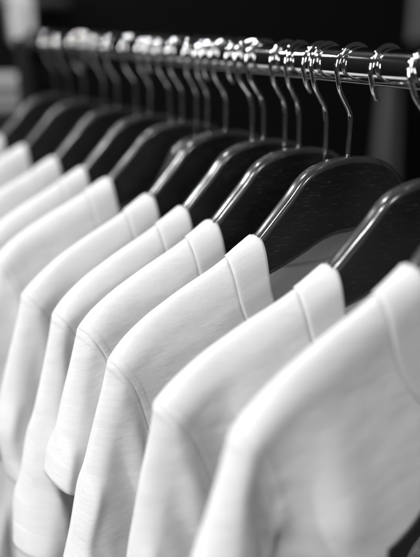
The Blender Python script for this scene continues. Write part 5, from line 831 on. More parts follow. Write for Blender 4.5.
-39,-25,1,-3,-25,-31,-38,-32,-17,-25,413,-5,-48,-43,-41,-35,-38,-44,-31,27,-19,-42,-27,-4,-31,-2,445,-31,-53,-48,-49,-44,-39,-37,-44,-13,1,-12,-19,-32,
14,7,481,-64,-57,-58,-57,-52,-49,-51,-50,-50,17,49,-11,-32,-43,11,-658,-84,-84,159,-79,-78,136,-78,-76,126,-76,-73,108,-71,-71,84,-65,-64,52,-55,-54,15,
-43,-43,-23,-30,-31,-59,-19,-20,-88,-11,-12,-108,-5,-6,-122,0,0,975,94,95,97,97,97,98,88,84,82,80,-979,98,97,98,97,97,97,94,87,86,84,-1016,103,105,103,
102,102,102,99,93,89,86,-1070,108,112,112,108,108,108,106,100,94,90,-1135,114,118,120,118,115,115,115,107,100,95,-1208,121,125,128,127,123,123,123,116,
107,101,-1286,129,132,135,136,134,131,130,127,114,107,-1368,137,141,143,144,143,140,139,137,123,114,-1455,146,149,152,153,152,149,149,146,133,122,-1546,
156,158,161,161,162,159,158,156,143,129,-1637,164,168,171,170,171,169,167,166,155,136,-1730,171,179,180,181,180,178,178,176,166,145,-1734,175,181,180,179,
179,178,179,177,167,146,-1741,179,181,180,179,179,180,180,179,168,151,-1756,181,182,181,179,181,182,182,181,169,154,-1772,183,183,181,182,183,185,184,184,
169,150,-1784,185,184,183,184,187,187,187,187,170,149,-1803,187,185,186,188,190,191,190,190,171,155,-1833,189,188,189,192,195,194,194,191,173,157,-1862,
192,191,193,196,200,199,198,192,176,153,-1890,195,196,197,201,204,203,203,193,177,170,-1939,199,201,202,206,209,207,208,193,178,169,-1972,204,206,208,211,
213,212,213,194,185,128,-1974,209,212,214,216,218,218,218,194,187,150,-2036,215,217,220,222,224,224,220,196,190,176,-2104,220,223,226,229,230,232,223,198,
186,-1967,217,222,226,228,231,234,215,203,191,-1967,214,221,225,229,233,233,223,196,181,-1955,211,220,224,231,234,233,225,193,178,-1949,209,219,224,232,
235,232,226,191,177,-1945,208,219,224,232,234,233,225,191,177,-1943,209,217,224,231,234,234,224,191,180,-1944,209,217,224,230,234,234,224,192,183,-1947,
209,215,224,231,234,235,224,193,186,-1951,208,213,224,233,235,234,226,195,188,-1956,205,212,225,234,236,235,226,196,189,-1958,203,211,225,236,237,235,226,
196,190,-1959,201,211,226,236,237,235,226,195,190,-1957,199,212,227,236,236,235,224,194,189,-1952,197,213,229,235,236,235,222,190,188,-1945,194,214,230,
236,236,235,219,187,187,-1938,190,216,231,237,236,235,218,183,185,-1931,187,216,232,239,237,235,215,180,186,-1927,184,217,234,239,238,234,213,179,187,8,
46,47,47,46,44,42,61,41,40,39,41,51,49,46,46,-730,45,46,48,47,46,42,37,39,37,36,92,36,42,43,40,-712,45,45,46,46,46,44,40,38,36,33,26,115,33,37,36,-692,
41,44,43,45,46,44,42,40,34,30,23,21,136,30,31,-671,37,42,42,42,43,44,43,40,36,28,21,18,18,152,27,-649,35,37,40,39,40,41,42,40,38,30,19,13,15,19,150,-611,
33,33,37,37,37,37,38,38,38,34,20,9,10,16,20,-446,30,31,32,35,35,35,35,33,33,34,25,6,5,12,16,-402,27,28,28,33,33,32,32,32,29,26,26,7,1,7,11,-357,27,24,26,
27,30,29,28,28,26,23,18,13,0,0,4,-306,27,23,24,22,29,29,29,27,25,4,9,8,-2,-4,9,-262,29,40,22,29,24,24,29,20,3,-7,-6,2,-5,-8,27,-215,38,9,30,41,22,22,19,
3,-9,-10,-7,-3,-4,-18,20,-138,41,27,23,0,17,18,3,13,7,16,-7,-11,-59,-13,24,-79,17,26,31,33,24,4,-18,12,37,10,-32,-14,-39,-21,-36,-5,-8,24,28,17,12,23,28,
-4,19,-10,-14,-34,-46,-39,-32,26,44,46,31,-5,-2,-6,20,-19,-2,23,-39,-43,-35,-32,-35,94,45,50,22,-8,-32,-23,-17,-9,14,1,-45,-42,-25,-33,-33,187,51,33,8,
-30,-33,-21,-31,-26,-4,-25,-10,-39,-33,-35,-29,286,27,13,-25,-35,-14,-19,-25,-19,-31,-38,-12,-21,-37,-38,-14,314,24,-45,-10,-39,-6,-25,-22,-34,-24,-49,
-28,7,-19,-38,4,321,-25,-16,-11,-34,-42,-36,-28,-28,-12,-15,-50,-15,9,-6,-8,300,28,-29,-46,-39,-42,-40,-37,-33,-17,0,-18,-50,-7,1,7,389,-22,-52,-47,-46,
-45,-39,-39,-40,-19,-19,0,-14,-37,-8,9,453,-61,-51,-52,-50,-49,-43,-42,-44,-33,-14,-9,-9,28,-45,6,-717,-59,-52,57,-51,-40,22,-37,-30,-8,-26,-24,-32,-20,
-17,-49,-14,-14,-60,-11,-10,-69,-8,-7,-76,-6,-4,-82,-3,-3,-86,-2,-1,-89,0,0],
[-10,2,1,1,1,-2,3,2,3,1,0,-118,0,0,1,2,2,2,3,-5,-3,-1,-11,-1,0,1,4,7,7,2,-4,-10,-9,-10,-2,2,4,9,9,4,-2,-5,-14,-11,-7,0,3,9,10,8,-1,-6,-7,-14,-14,1,2,5,
10,10,4,-5,-10,-9,-11,-16,12,3,6,9,8,-1,-10,-12,-10,-7,-19,30,0,6,7,4,-4,-14,-17,-11,-1,-4,34,0,1,5,0,-9,-18,-20,-14,-3,9,51,-1,1,1,-3,-15,-24,-27,-17,
-9,-3,99,0,0,-2,-6,-20,-29,-33,-24,-11,-13,138,0,1,-1,-11,-23,-36,-39,-31,-12,3,147,-1,2,3,-13,-29,-43,-46,-36,-4,41,119,0,1,2,-26,-39,-49,-45,-29,3,54,
119,0,0,-2,-37,-49,-52,-42,-22,8,37,148,0,-3,-7,-50,-56,-52,-37,-12,20,45,138,-1,-5,-12,-57,-58,-50,-33,-4,37,101,67,-2,-7,-18,-63,-57,-43,-20,8,47,137,
1,-2,-11,-24,-64,-52,-33,-7,22,60,142,-47,-4,-12,-31,-61,-45,-22,6,35,71,144,-97,-3,-15,-35,-56,-37,-11,18,43,69,156,-143,-3,-15,-38,-50,-29,-2,27,54,87,
169,-212,-4,-14,-38,-47,-22,5,34,64,124,136,-249,-3,-13,-40,-43,-18,10,38,79,100,162,-283,-2,-12,-41,-41,-14,14,51,84,111,164,-324,-2,-11,-44,-38,-9,21,
64,91,120,131,-333,-3,-10,-47,-34,-4,29,80,98,128,170,-418,-2,-12,-50,-32,-6,45,169,15,101,192,-429,-3,-14,-51,-30,-1,37,81,108,112,183,-428,-4,-14,-51,
-25,0,27,86,112,113,177,-424,-3,-15,-49,-24,0,25,82,112,113,177,-417,-3,-13,-49,-27,0,25,76,109,111,183,-410,-2,-11,-49,-32,0,26,70,101,107,194,-401,-2,
-9,-51,-34,-1,26,61,92,104,210,-393,-2,-9,-54,-34,-1,24,52,83,101,226,-385,-2,-10,-56,-33,0,19,44,76,99,242,-379,-2,-11,-58,-30,0,13,38,70,99,253,-372,
-2,-12,-58,-29,0,9,33,67,99,258,-365,-2,-11,-57,-30,-1,6,30,67,100,255,-357,-2,-10,-54,-31,-4,4,29,68,102,248,-351,-2,-8,-53,-32,-5,2,29,71,105,237,-346,
-2,-8,-52,-32,-4,0,26,75,110,226,-342,-2,-10,-52,-30,-1,0,19,79,115,217,-339,-2,-11,-52,-26,0,0,10,80,120,213,-335,-3,-12,-52,-21,0,0,1,80,122,214,48,-3,
-3,-3,-4,-3,-4,-5,-4,-4,-4,-4,-5,-4,-5,-5,-58,-6,-8,-11,-8,-8,-6,-103,0,0,1,4,-1,-3,-4,-4,138,-4,-8,-16,-21,-12,-7,-3,-3,-6,-4,-133,12,2,-3,-2,189,-2,-5,
-18,-25,-13,4,-2,-18,-16,-4,10,-164,19,5,2,207,-1,-3,-20,-24,-6,8,-6,-29,-24,-6,7,18,-183,23,11,212,3,-2,-22,-20,6,7,-18,-36,-27,-8,5,11,24,-189,21,216,
15,-2,-28,-5,12,-3,-32,-39,-24,-7,3,9,16,27,-178,216,-5,15,-29,19,-1,-16,-43,-34,-17,-3,3,7,11,15,38,43,-47,18,5,-21,14,-9,-55,-26,-10,0,6,10,15,24,33,
30,-55,-13,6,9,-16,12,-6,-46,-16,1,10,18,24,32,39,-23,-8,-40,-33,-2,16,-14,33,-2,-33,-8,11,21,29,35,42,-91,30,-4,-33,-32,-15,2,11,42,4,-17,2,18,27,33,38,
-117,-7,46,-2,-32,-12,-28,4,16,51,15,-2,10,22,34,45,-126,-38,12,28,1,-39,7,-15,9,25,55,25,2,30,30,44,-183,23,-15,-21,14,7,-21,23,-10,19,29,60,26,26,30,
33,-252,69,1,-12,-20,11,15,-9,24,-12,27,29,46,51,45,29,-266,58,10,-25,4,-5,47,-12,-1,13,-1,39,47,17,31,51,-235,4,36,-17,-6,5,24,31,23,-3,-4,23,57,32,-12,
32,-164,-7,-5,18,-19,20,36,7,6,29,-5,-3,35,46,24,-15,-117,-28,16,0,-7,32,23,0,10,-10,35,-24,25,61,16,-4,-106,-35,-6,56,-20,26,-19,42,-8,-9,29,-14,-11,63,
34,2,-89,-46,0,67,1,-7,-26,19,26,16,-2,-6,-30,35,41,40,-117,-44,22,23,46,0,-16,-1,-8,-16,8,-23,19,38,50,51,-155,48,8,-1,0,30,-1,-21,6,-44,-12,25,12,30,
47,41,-106,28,1,5,5,-19,7,14,-17,6,-27,12,38,24,45,-12,-85,32,-4,-14,-4,9,25,-18,16,-21,6,-4,51,47,-28,13,-55,5,1,11,12,13,13,9,10,-13,13,-2,17,12,2,-17,
-160,-7,-6,-87,3,4,-18,3,2,-17,3,3,-20,3,5,-19,4,5,-17,5,6,-14,4,5,-10,4,3,-5,2,2,-2,1,0,-1,1,0,-2,2,0,268,3,2,1,0,-1,0,-1,4,2,3,-2,4,2,0,-1,-3,-3,-2,1,
5,3,0,4,4,0,-2,-3,0,-1,-1,4,3,-3,6,5,2,-2,-2,1,1,-1,1,3,-9,8,6,4,-2,0,3,2,-1,-2,3,-18,10,9,4,1,0,6,5,-1,-5,2,-28,11,11,5,2,4,9,7,0,-5,-2,-37,9,12,8,4,8,
11,9,1,-5,-4,-49,8,11,11,6,12,16,11,2,-4,-8,-61,8,9,11,11,16,20,14,4,-3,-14,-70,8,7,8,16,21,25,15,5,-2,-19,-76,8,6,2,19,27,29,15,6,2,-16,-79,3,4,6,28,29,
24,12,7,4,-17,-85,2,5,9,32,30,21,11,8,6,-20,-89,1,6,11,37,30,19,10,10,3,-17,-96,2,7,15,40,28,18,11,11,3,-28,-94,3,9,20,41,27,16,12,11,3,-68,-62,3,11,25,
35,24,16,11,8,-10,-59,-54,3,11,25,35,23,15,8,1,-16,-61,-36,3,10,27,34,22,13,6,-4,-14,-32,-58,2,10,27,34,22,13,5,1,2,-46,-64,2,9,27,35,24,14,10,9,-8,-106,
-10,2,8,28,37,26,18,13,9,-13,-163,42,2,7,30,40,29,20,12,-4,-43,-138,55,1,7,34,41,31,21,4,-18,-63,-136,89,1,7,40,43,31,18,-10,-32,-111,26,2,10,45,45,32,
-4,-108,50,-97,37,3,13,50,43,18,0,-8,-61,-118,70,4,15,52,40,6,0,-7,-72,-124,92,4,15,54,36,2,0,-8,-81,-124,105,3,14,52,36,3,0,-13,-83,-122,110,3,11,51,37,
6,0,-19,-82,-117,110,2,9,51,38,8,0,-24,-78,-111,105,2,8,53,37,8,0,-26,-74,-108,103,2,9,55,34,5,0,-27,-71,-105,102,2,10,57,30,2,0,-29,-70,-104,106,3,11,
57,26,0,-3,-31,-72,-103,117,3,10,56,23,0,-7,-37,-75,-103,136,2,9,54,21,0,-13,-44,-81,-104,162,2,9,50,19,0,-19,-53,-90,-104,193,2,9,47,15,0,-23,-64,-100,
-106,228,2,10,45,8,0,-26,-74,-110,-108,259,3,12,42,2,0,-28,-85,-118,-109,286,3,13,38,0,0,-34,-92,-123,-106,6,4,5,4,1,0,-2,93,-7,-9,-9,-11,-8,-9,-9,-9,-26,
8,11,14,11,6,2,-4,-2,-5,-8,123,-17,-13,-12,-12,-93,10,13,17,18,12,8,1,0,-6,-10,-17,155,-19,-16,-15,-139,11,15,18,21,21,13,7,2,-5,-12,-18,-21,177,-19,-18,
-180,12,15,19,22,24,21,13,7,-2,-12,-19,-22,-20,190,-19,-216,12,15,18,21,23,23,21,15,4,-7,-18,-24,-22,-17,178,-228,11,13,15,18,19,23,25,22,17,3,-15,-24,
-25,-18,-14,-55,9,9,10,13,16,20,23,26,26,23,-4,-23,-27,-19,-15,-74,6,4,6,10,13,17,20,23,28,32,28,-18,-27,-21,-18,-92,4,0,4,12,15,16,19,20,25,31,45,-3,-24,
-24,-26,-107,10,-3,15,19,22,23,23,22,27,20,26,-3,-22,-26,-66,-78,33,20,16,19,15,25,24,21,19,15,3,-11,-27,-39,-61,-55,10,51,36,25,21,21,19,7,-1,-7,-9,-2,
-40,-48,-58,-7,9,30,39,43,18,12,8,-15,-13,-8,-11,-11,-38,-16,-31,0,58,15,-5,13,23,9,-12,-12,-1,-15,-19,-25,-20,-35,-6,63,49,11,-11,21,-10,-29,-25,18,-23,
-32,-11,-12,-4,5,10,70,-18,9,22,-3,-18,-43,-12,-2,-13,-23,36,9,19,5,8,23,-23,6,35,13,-50,-14,-14,-30,-30,11,38,13,6,13,12,-36,2,32,31,-15,-36,0,-9,-42,
-30,30,16,-4,7,8,5,24,-31,39,5,-59,-7,24,-45,-7,13,-5,8,35,4,-4,23,0,-31,-8,-31,-15,-13,-2,-11,8,22,12,11,7,26,1,20,-14,-36,-33,-32,-20,5,12,24,0,-8,32,
-7,25,1,27,14,-67,-22,-34,0,-9,-6,6,14,18,11,-2,26,15,34,9,-6,-29,-50,-9,-6,-8,-9,-8,-6,13,18,17,4,31,21,13,-27,-49,4,2,-3,-5,-5,-10,-18,-17,35,26,16,0,
11,-19,-24,-107,0,14,2,-12,6,16,-12,-1,18,-5,-4,14,-6,-4,14,-6,-5,14,-6,-3,12,-5,-2,11,-5,-2,11,-5,-3,12,-6,-3,12,-8,-3],
[-1196,-43,-47,-45,-46,-53,-49,-54,-59,-66,-93,425,-46,-45,-43,-42,-45,-43,-47,-47,-53,-63,355,-46,-40,-40,-39,-40,-43,-44,-42,-43,-47,309,-46,-36,-37,
-35,-36,-38,-40,-38,-37,-42,270,-42,-34,-33,-33,-33,-34,-35,-34,-33,-37,237,-36,-34,-30,-31,-32,-30,-30,-31,-31,-34,219,-34,-32,-30,-30,-30,-28,-27,-29,
-31,-33,219,-32,-32,-32,-31,-30,-27,-27,-29,-33,-37,246,-34,-34,-35,-34,-32,-30,-28,-31,-35,-42,291,-38,-39,-40,-39,-36,-34,-32,-35,-37,-41,343,-44,-46,
-45,-46,-43,-39,-38,-41,-43,-45,414,-52,-52,-54,-53,-50,-47,-44,-47,-50,-58,500,-61,-60,-62,-61,-59,-55,-51,-55,-61,-62,461,-58,-57,-58,-57,-53,-50,-49,
-53,-58,-63,429,-54,-54,-54,-51,-48,-46,-47,-51,-56,-52,387,-51,-50,-50,-46,-43,-43,-45,-49,-52,-51,353,-46,-47,-45,-40,-39,-41,-43,-47,-48,-35,305,-43,
-42,-39,-36,-36,-38,-42,-43,-42,-17,251,-38,-37,-34,-32,-34,-35,-39,-38,-35,-17,213,-34,-32,-29,-29,-30,-33,-34,-33,-27,-12,167,-30,-26,-25,-26,-27,-28,
-29,-28,-35,25,102,-23,-21,-22,-22,-23,-24,-23,-23,-20,-16,91,-18,-17,-17,-18,-18,-19,-18,-18,15,-27,28,-12,-12,-12,-13,-13,-14,-14,-13,-9,6,-20,-7,-6,
-7,-8,-8,-9,-8,-8,-2,-6,-58,0,-1,-1,-2,-3,-3,-3,-2,0,22,-133,6,6,5,4,3,3,4,3,-3,-25,-198,6,6,5,4,3,2,1,3,-2,-16,-203,6,5,5,4,2,2,0,2,-2,-12,-204,6,5,5,
3,3,1,2,0,-3,-10,-204,5,6,5,3,3,2,1,-1,-4,-7,-204,4,6,4,4,3,2,1,-1,-4,-7,-204,5,5,4,4,3,2,1,-2,-4,-6,-204,5,5,4,4,2,3,1,-1,-4,-7,-203,4,5,4,3,3,3,1,0,-4,
-7,-204,5,4,4,4,2,3,2,-1,-3,-8,-204,5,4,4,4,2,3,2,0,-2,-10,-203,4,5,4,3,3,2,2,1,-2,-11,-203,5,4,4,3,3,3,2,0,-1,-12,-203,5,5,3,3,3,3,2,0,-1,-12,-202,4,5,
3,3,3,3,2,0,-1,-11,-203,5,3,4,3,3,3,2,0,-1,-11,-203,5,3,4,4,2,3,3,-1,-1,-10,-203,4,3,5,3,2,3,3,0,-2,-10,-203,5,3,4,3,2,3,4,0,-2,-10,5471,-111,-109,-109,
-111,-112,-115,-115,-116,-117,-117,-113,-112,-113,-114,-114,1643,-112,-105,-105,-107,-110,-111,-109,-115,-116,-116,-114,-110,-108,-108,-109,1599,-114,-107,
-103,-104,-106,-109,-111,-111,-114,-114,-102,-112,-107,-105,-106,1556,-107,-107,-103,-100,-104,-106,-107,-105,-106,-110,-112,-101,-108,-104,-104,1509,-101,
-103,-101,-97,-102,-103,-103,-98,-100,-105,-107,-107,-102,-104,-101,1457,-99,-98,-96,-96,-99,-98,-98,-91,-94,-101,-102,-103,-101,-105,-99,1401,-96,-95,
-89,-95,-94,-95,-89,-86,-91,-96,-98,-98,-98,-96,-104,1338,-88,-94,-85,-91,-91,-87,-78,-84,-90,-93,-93,-94,-93,-92,-86,1250,-74,-90,-88,-78,-89,-85,-66,
-83,-88,-88,-89,-89,-88,-86,-83,1178,-66,-74,-84,-85,-73,-87,-73,-73,-82,-84,-84,-82,-81,-78,-73,1097,-65,-71,-71,-76,-77,-75,-75,-71,-74,-80,-79,-77,-74,
-70,-67,1024,-70,-59,-69,-72,-71,-73,-71,-62,-68,-71,-76,-73,-69,-67,-64,947,-57,-60,-58,-70,-63,-72,-68,-64,-50,-61,-68,-70,-66,-59,-51,857,-61,-54,-50,
-63,-63,-62,-60,-65,-55,-34,-58,-65,-50,-57,-25,736,-35,-65,-60,-47,-56,-63,-46,-56,-55,-48,-19,-41,-54,-45,-10,622,-33,-44,-62,-59,-57,-51,-45,-36,-55,
-45,-41,-28,-24,-29,-32,553,-22,-35,-47,-47,-48,-46,-64,-40,-39,-56,-35,-6,-48,-36,-16,512,-36,-21,-45,-34,-54,-25,-22,-44,-81,-25,-53,11,-33,-53,-37,505,
-50,-34,-31,-36,-9,-11,-45,-63,-48,-39,-47,-17,-26,-37,-39,464,-15,-41,-29,-36,6,-32,-50,-44,-35,-49,-29,-44,-8,-33,-34,405,-17,-31,-8,-7,-30,-56,-17,-29,
-40,-39,-40,-37,-27,5,-39,346,-32,14,-8,-25,-45,-40,-31,-5,-21,-38,-38,-22,-45,5,-25,274,-17,-6,8,-10,-15,-37,-47,-15,-14,-59,-45,-14,-18,-18,-2,214,41,
7,-27,-21,6,-11,-28,-48,-24,-66,-9,-40,-26,-25,14,210,41,-6,-13,-12,-13,-11,-3,-21,-46,-76,-24,12,-52,-2,-48,223,24,-4,-12,-11,-6,7,-21,15,-37,-57,-61,
24,-16,-63,-51,152,1,-3,2,4,4,4,9,15,19,-57,-22,-57,-42,-39,-60,2882,26,38,-177,41,50,-213,42,45,-204,43,38,-194,46,37,-185,47,47,-188,56,57,-190,65,65,
-188,70,71,-182,73,73,-173,73,74,-163,73,74,-154,74,74,639,-63,-46,-46,-45,-48,-52,-56,-55,-59,-68,494,-75,-54,-50,-50,-51,-55,-58,-56,-56,-61,540,-79,
-75,-52,-56,-54,-57,-61,-61,-60,-64,599,-82,-79,-70,-60,-61,-61,-66,-67,-66,-69,657,-72,-90,-82,-68,-69,-67,-71,-73,-74,-76,724,-80,-84,-91,-83,-74,-76,
-76,-81,-82,-84,799,-89,-88,-96,-93,-83,-83,-85,-88,-91,-91,878,-97,-97,-98,-102,-94,-92,-93,-96,-99,-100,962,-106,-106,-105,-109,-105,-99,-102,-105,-107,
-109,1049,-116,-115,-114,-115,-113,-109,-111,-114,-115,-118,1137,-125,-124,-123,-122,-122,-118,-120,-123,-125,-128,1228,-134,-133,-132,-131,-130,-127,-130,
-132,-133,-137,1138,-124,-123,-122,-122,-120,-120,-122,-124,-123,-128,1049,-115,-113,-113,-112,-112,-112,-114,-115,-115,-116,960,-105,-105,-104,-104,-103,
-104,-106,-105,-106,-105,871,-96,-96,-95,-95,-95,-96,-97,-96,-97,-102,790,-87,-88,-86,-87,-86,-88,-88,-87,-88,-85,695,-79,-78,-78,-78,-78,-78,-79,-79,-78,
-74,604,-70,-69,-69,-69,-69,-70,-70,-69,-69,-62,511,-60,-60,-60,-60,-60,-61,-60,-61,-58,-27,392,-51,-50,-51,-51,-51,-51,-51,-50,-48,-56,335,-41,-40,-41,
-42,-41,-41,-41,-40,-38,-31,221,-31,-30,-31,-32,-31,-31,-31,-29,-31,-38,140,-20,-20,-21,-21,-21,-20,-21,-21,-36,-5,31,-9,-9,-10,-11,-10,-9,-11,-12,-16,
-2,-76,3,2,1,1,1,1,0,-1,-4,-196,3,2,2,1,1,0,-4,0,-1,-195,3,2,2,1,-1,-1,-3,0,1,-196,3,3,2,0,-1,-2,-2,0,2,-197,3,3,2,0,-1,-2,-2,0,2,-196,2,3,1,0,0,-2,-1,
0,1,-196,2,3,1,0,0,-2,-1,0,1,-196,3,2,1,0,-1,-1,-1,0,0,-194,2,2,1,0,-1,-1,-1,0,0,-194,2,2,2,-1,-1,-2,0,-1,1,-194,3,2,1,-1,-1,-1,-1,-1,1,-193,3,2,1,-1,-2,
-1,-2,0,2,-194,3,3,0,-1,-1,-2,-1,0,2,-195,4,2,0,-1,-1,-1,-2,1,2,-195,3,2,0,-1,-1,-1,-1,1,3,-197,4,2,-1,-1,-1,-1,-1,3,3,-199,5,1,0,-2,-1,-1,0,3,3,-199,4,
1,0,-1,-2,-1,1,4,2,-200,5,1,-1,-1,-2,-1,2,4,2,5413,-109,-104,-106,-108,-110,-113,-111,-115,-115,-116,-115,-111,-113,-112,-113,1611,-112,-104,-102,-104,
-107,-110,-112,-112,-113,-113,-104,-112,-111,-110,-111,1565,-105,-105,-100,-101,-102,-105,-107,-108,-109,-110,-111,-99,-109,-108,-108,1509,-99,-100,-99,
-97,-99,-100,-101,-103,-105,-106,-107,-107,-95,-105,-105,1447,-95,-95,-96,-94,-94,-95,-96,-98,-99,-102,-103,-102,-103,-92,-100,1380,-91,-91,-91,-91,-90,
-90,-91,-91,-94,-97,-98,-98,-98,-98,-89,1314,-88,-87,-87,-87,-87,-86,-86,-86,-87,-90,-93,-93,-93,-94,-93,1251,-84,-83,-84,-83,-82,-83,-81,-82,-81,-82,-88,
-88,-87,-88,-89,1178,-79,-80,-80,-79,-78,-79,-77,-78,-77,-76,-77,-84,-81,-84,-83,1105,-75,-76,-75,-75,-75,-73,-74,-74,-73,-71,-66,-79,-77,-77,-77,1030,
-70,-74,-67,-70,-65,-66,-66,-66,-66,-73,-69,-75,-72,-70,-33,914,-54,-58,-62,-59,-67,-62,-61,-65,-70,-68,-69,-70,-64,-53,9,784,-50,-49,-48,-48,-61,-58,-65,
-65,-65,-64,-62,-64,-54,-36,-17,724,-46,-48,-44,-43,-61,-50,-65,-54,-58,-58,-56,-65,-10,-55,-46,677,-23,-50,-51,-35,-47,-65,-41,-53,-56,-47,-58,-41,-34,
-35,-40,602,-32,-44,-52,-29,-43,-34,-41,-51,-33,-54,-62,-31,-14,-22,-34,491,-9,-21,-33,-40,-73,-27,-19,-38,-38,-61,-25,-22,-19,-21,-25,395,-1,-16,-35,-55,
-40,-10,-33,-32,-11,-33,-25,-10,-25,-16,-18,306,-1,-27,-41,-26,-64,-26,-27,12,-20,-21,-37,16,-12,-16,-23,260,-30,-23,-10,-21,-51,-30,-35,-21,-2,17,-48,
-9,-8,-19,-28,204,10,-10,25,-20,-53,-18,-26,-23,-15,15,-20,-51,-28,-12,-36,190,14,13,21,-4,-14,-10,-17,-31,-41,-24,0,-28,-63,-36,-32,197,32,-1,3,1,2,2,
1,-16,-36,-54,-28,-12,-40,-58,-48,202,4,8,8,7,5,6,12,-1,-37,-34,-56,-41,-24,-59,-46,183,-9,10,14,13,12,13,13,12,-14,-45,-44,-53,-50,-34,-54,2789,41,8,-87,
85,17,-118,73,41,-144,75,59,-157,77,76,-169,77,76,-166,78,76,-162,77,76,-160,77,76,-157,76,75,-155,76,75,-153,75,75])}
}
def decode(k):
    return np.cumsum(np.array(DATA[k]['xyz']), axis=1).T*1e-4      # tenths of a millimetre, each as the step from the one before
CACHE = {}
def variant(k):
    if k in CACHE: return CACHE[k]
    v, fc, uv = pattern(**DATA[k]['pat'])
    keep = [(f, u) for f, u in zip(fc, uv) if all(v[i][0] > -1e-6 for i in f[0])]
    ids = sorted({i for f, u in keep for i in f[0]}); mp = {i: m for m, i in enumerate(ids)}
    V = [v[i] for i in ids]
    F = [([mp[i] for i in f[0]], f[1], u) for f, u in keep]
    CACHE[k] = (decode(k), V, F); return CACHE[k]

def cloth_part(name, P, V, F, which, parent, mat, seed, mirror_only=0, kind='body'):
    """faces of one part of the half shirt, on one or both sides, as one mesh"""
    idx = {}; co = []; faces = []; UV = []; SD = []
    sides = (1, -1) if mirror_only == 0 else (mirror_only,)
    for sg in sides:
        for ids, part, u in F:
            if part != which: continue
            q = []
            for i in ids:
                key = (i, 0 if P[i][0] < 1e-5 and abs(V[i][0]) < 1e-6 else sg)
                if key not in idx:
                    idx[key] = len(co); co.append((-P[i][0]*sg, P[i][1], P[i][2]))
                q.append(idx[key])
            pn = max((V[i][2] for i in ids), key=abs)
            uvq = [(V[i][0]*sg + seed*.37, V[i][1] + seed*.71 + pn*3.1) for i in ids]
            if kind == 'collar':
                uvq = [(math.atan2(V[i][1]+.0, V[i][0])*.12*sg + pn*2 + seed, V[i][1]) for i in ids]
            sd = list(u)
            # the half was built as x>0 = left of the picture (world -X): that flips the winding once
            if sg > 0: q, uvq, sd = q[::-1], uvq[::-1], sd[::-1]
            faces.append(q); UV.append(uvq); SD.append(sd)
    me = bpy.data.meshes.new(name); me.from_pydata(co, [], faces)
    me.uv_layers.new(name="UVMap"); me.attributes.new("seam_distance", 'FLOAT', 'CORNER')
    flat = [c for f in UV for c in f]; me.uv_layers["UVMap"].data.foreach_set("uv", [x for c in flat for x in c])
    me.attributes["seam_distance"].data.foreach_set("value", [x for f in SD for x in f])
    o = link(name, me, mat, parent)
    m = o.modifiers.new("smooth", 'SUBSURF'); m.levels = 1; m.render_levels = 2
    s = o.modifiers.new("thickness", 'SOLIDIFY'); s.thickness = .0011 if kind == 'collar' else .0009; s.offset = 1 if kind == 'collar' else -1
    return o

def make_shirt(y, yaw, label, var, sleeve=1.0, lean=0.0, lift=0.0, ds=0.0, seed=0, group="white t-shirts hanging on the rail", wave=0.0, slim=0.0, fold=None):
    t = empty("t_shirt", Lw(ds, y, 0), math.radians(yaw)); tag(t, label, "t-shirt", group)
    P0, V, F = variant(var); P = P0.copy()
    P[:, 2] += lift/1000
    r = random.Random(seed)
    # every shirt hangs a little differently: the sleeve swings out or in, the panels billow
    tip = .190
    h = np.maximum(0, -.165 - P[:, 2]); out = np.clip((P[:, 0]-.13)/.07, 0, 1)
    P[:, 0] += out*h*lean
    a, b_ = r.uniform(0, 6.28), r.uniform(0, 6.28)
    P[:, 0] *= 1 - slim*np.clip((-.30 - P[:, 2])/.10, 0, 1)
    below = np.clip((-.17 - P[:, 2])/.12, 0, 1); xx = np.abs(P[:, 0])
    P[:, 1] += below*wave*np.sin(xx*34+a+P[:, 2]*3)*np.clip(1-((xx-.12)/.13)**2, 0, 1)
    if fold:                             # one soft vertical fold falling from beside the shoulder
        fs, fd, fa = fold
        P[:, 1] -= np.where(np.array([q[2] for q in V]) > 0, 1, 0)*fa*np.exp(-((P[:, 0]-fs)/.016)**2)*np.clip((-P[:, 2]-fd)/.07, 0, 1)
    nsl = max(3, round(NS*sleeve))
    cut = DATA[var]['pat']['sl']*nsl/NS + 1e-6
    hem = DATA[var]['pat']['sl']*nsl/NS
    F2 = []
    for ids, part, u in F:
        if part.startswith('sleeve'):
            if max(u) > cut: continue
            u = [.100 + (hem - .020 - d) for d in u] if max(u) > .036 else u      # seam at 0, hem stitching read at .100
        F2.append((ids, part, u))
    b = cloth_part("body", P, V, F2, 'body', t, M_BODY, seed)
    cloth_part("sleeve", P, V, F2, 'sleeve1', t, M_SLEEVE, seed, 1, 'sleeve')
    cloth_part("sleeve", P, V, F2, 'sleeve1', t, M_SLEEVE, seed, -1, 'sleeve')
    cloth_part("collar", P, V, F2, 'collar', t, M_COLLAR, seed, 0, 'collar')
    return t, b

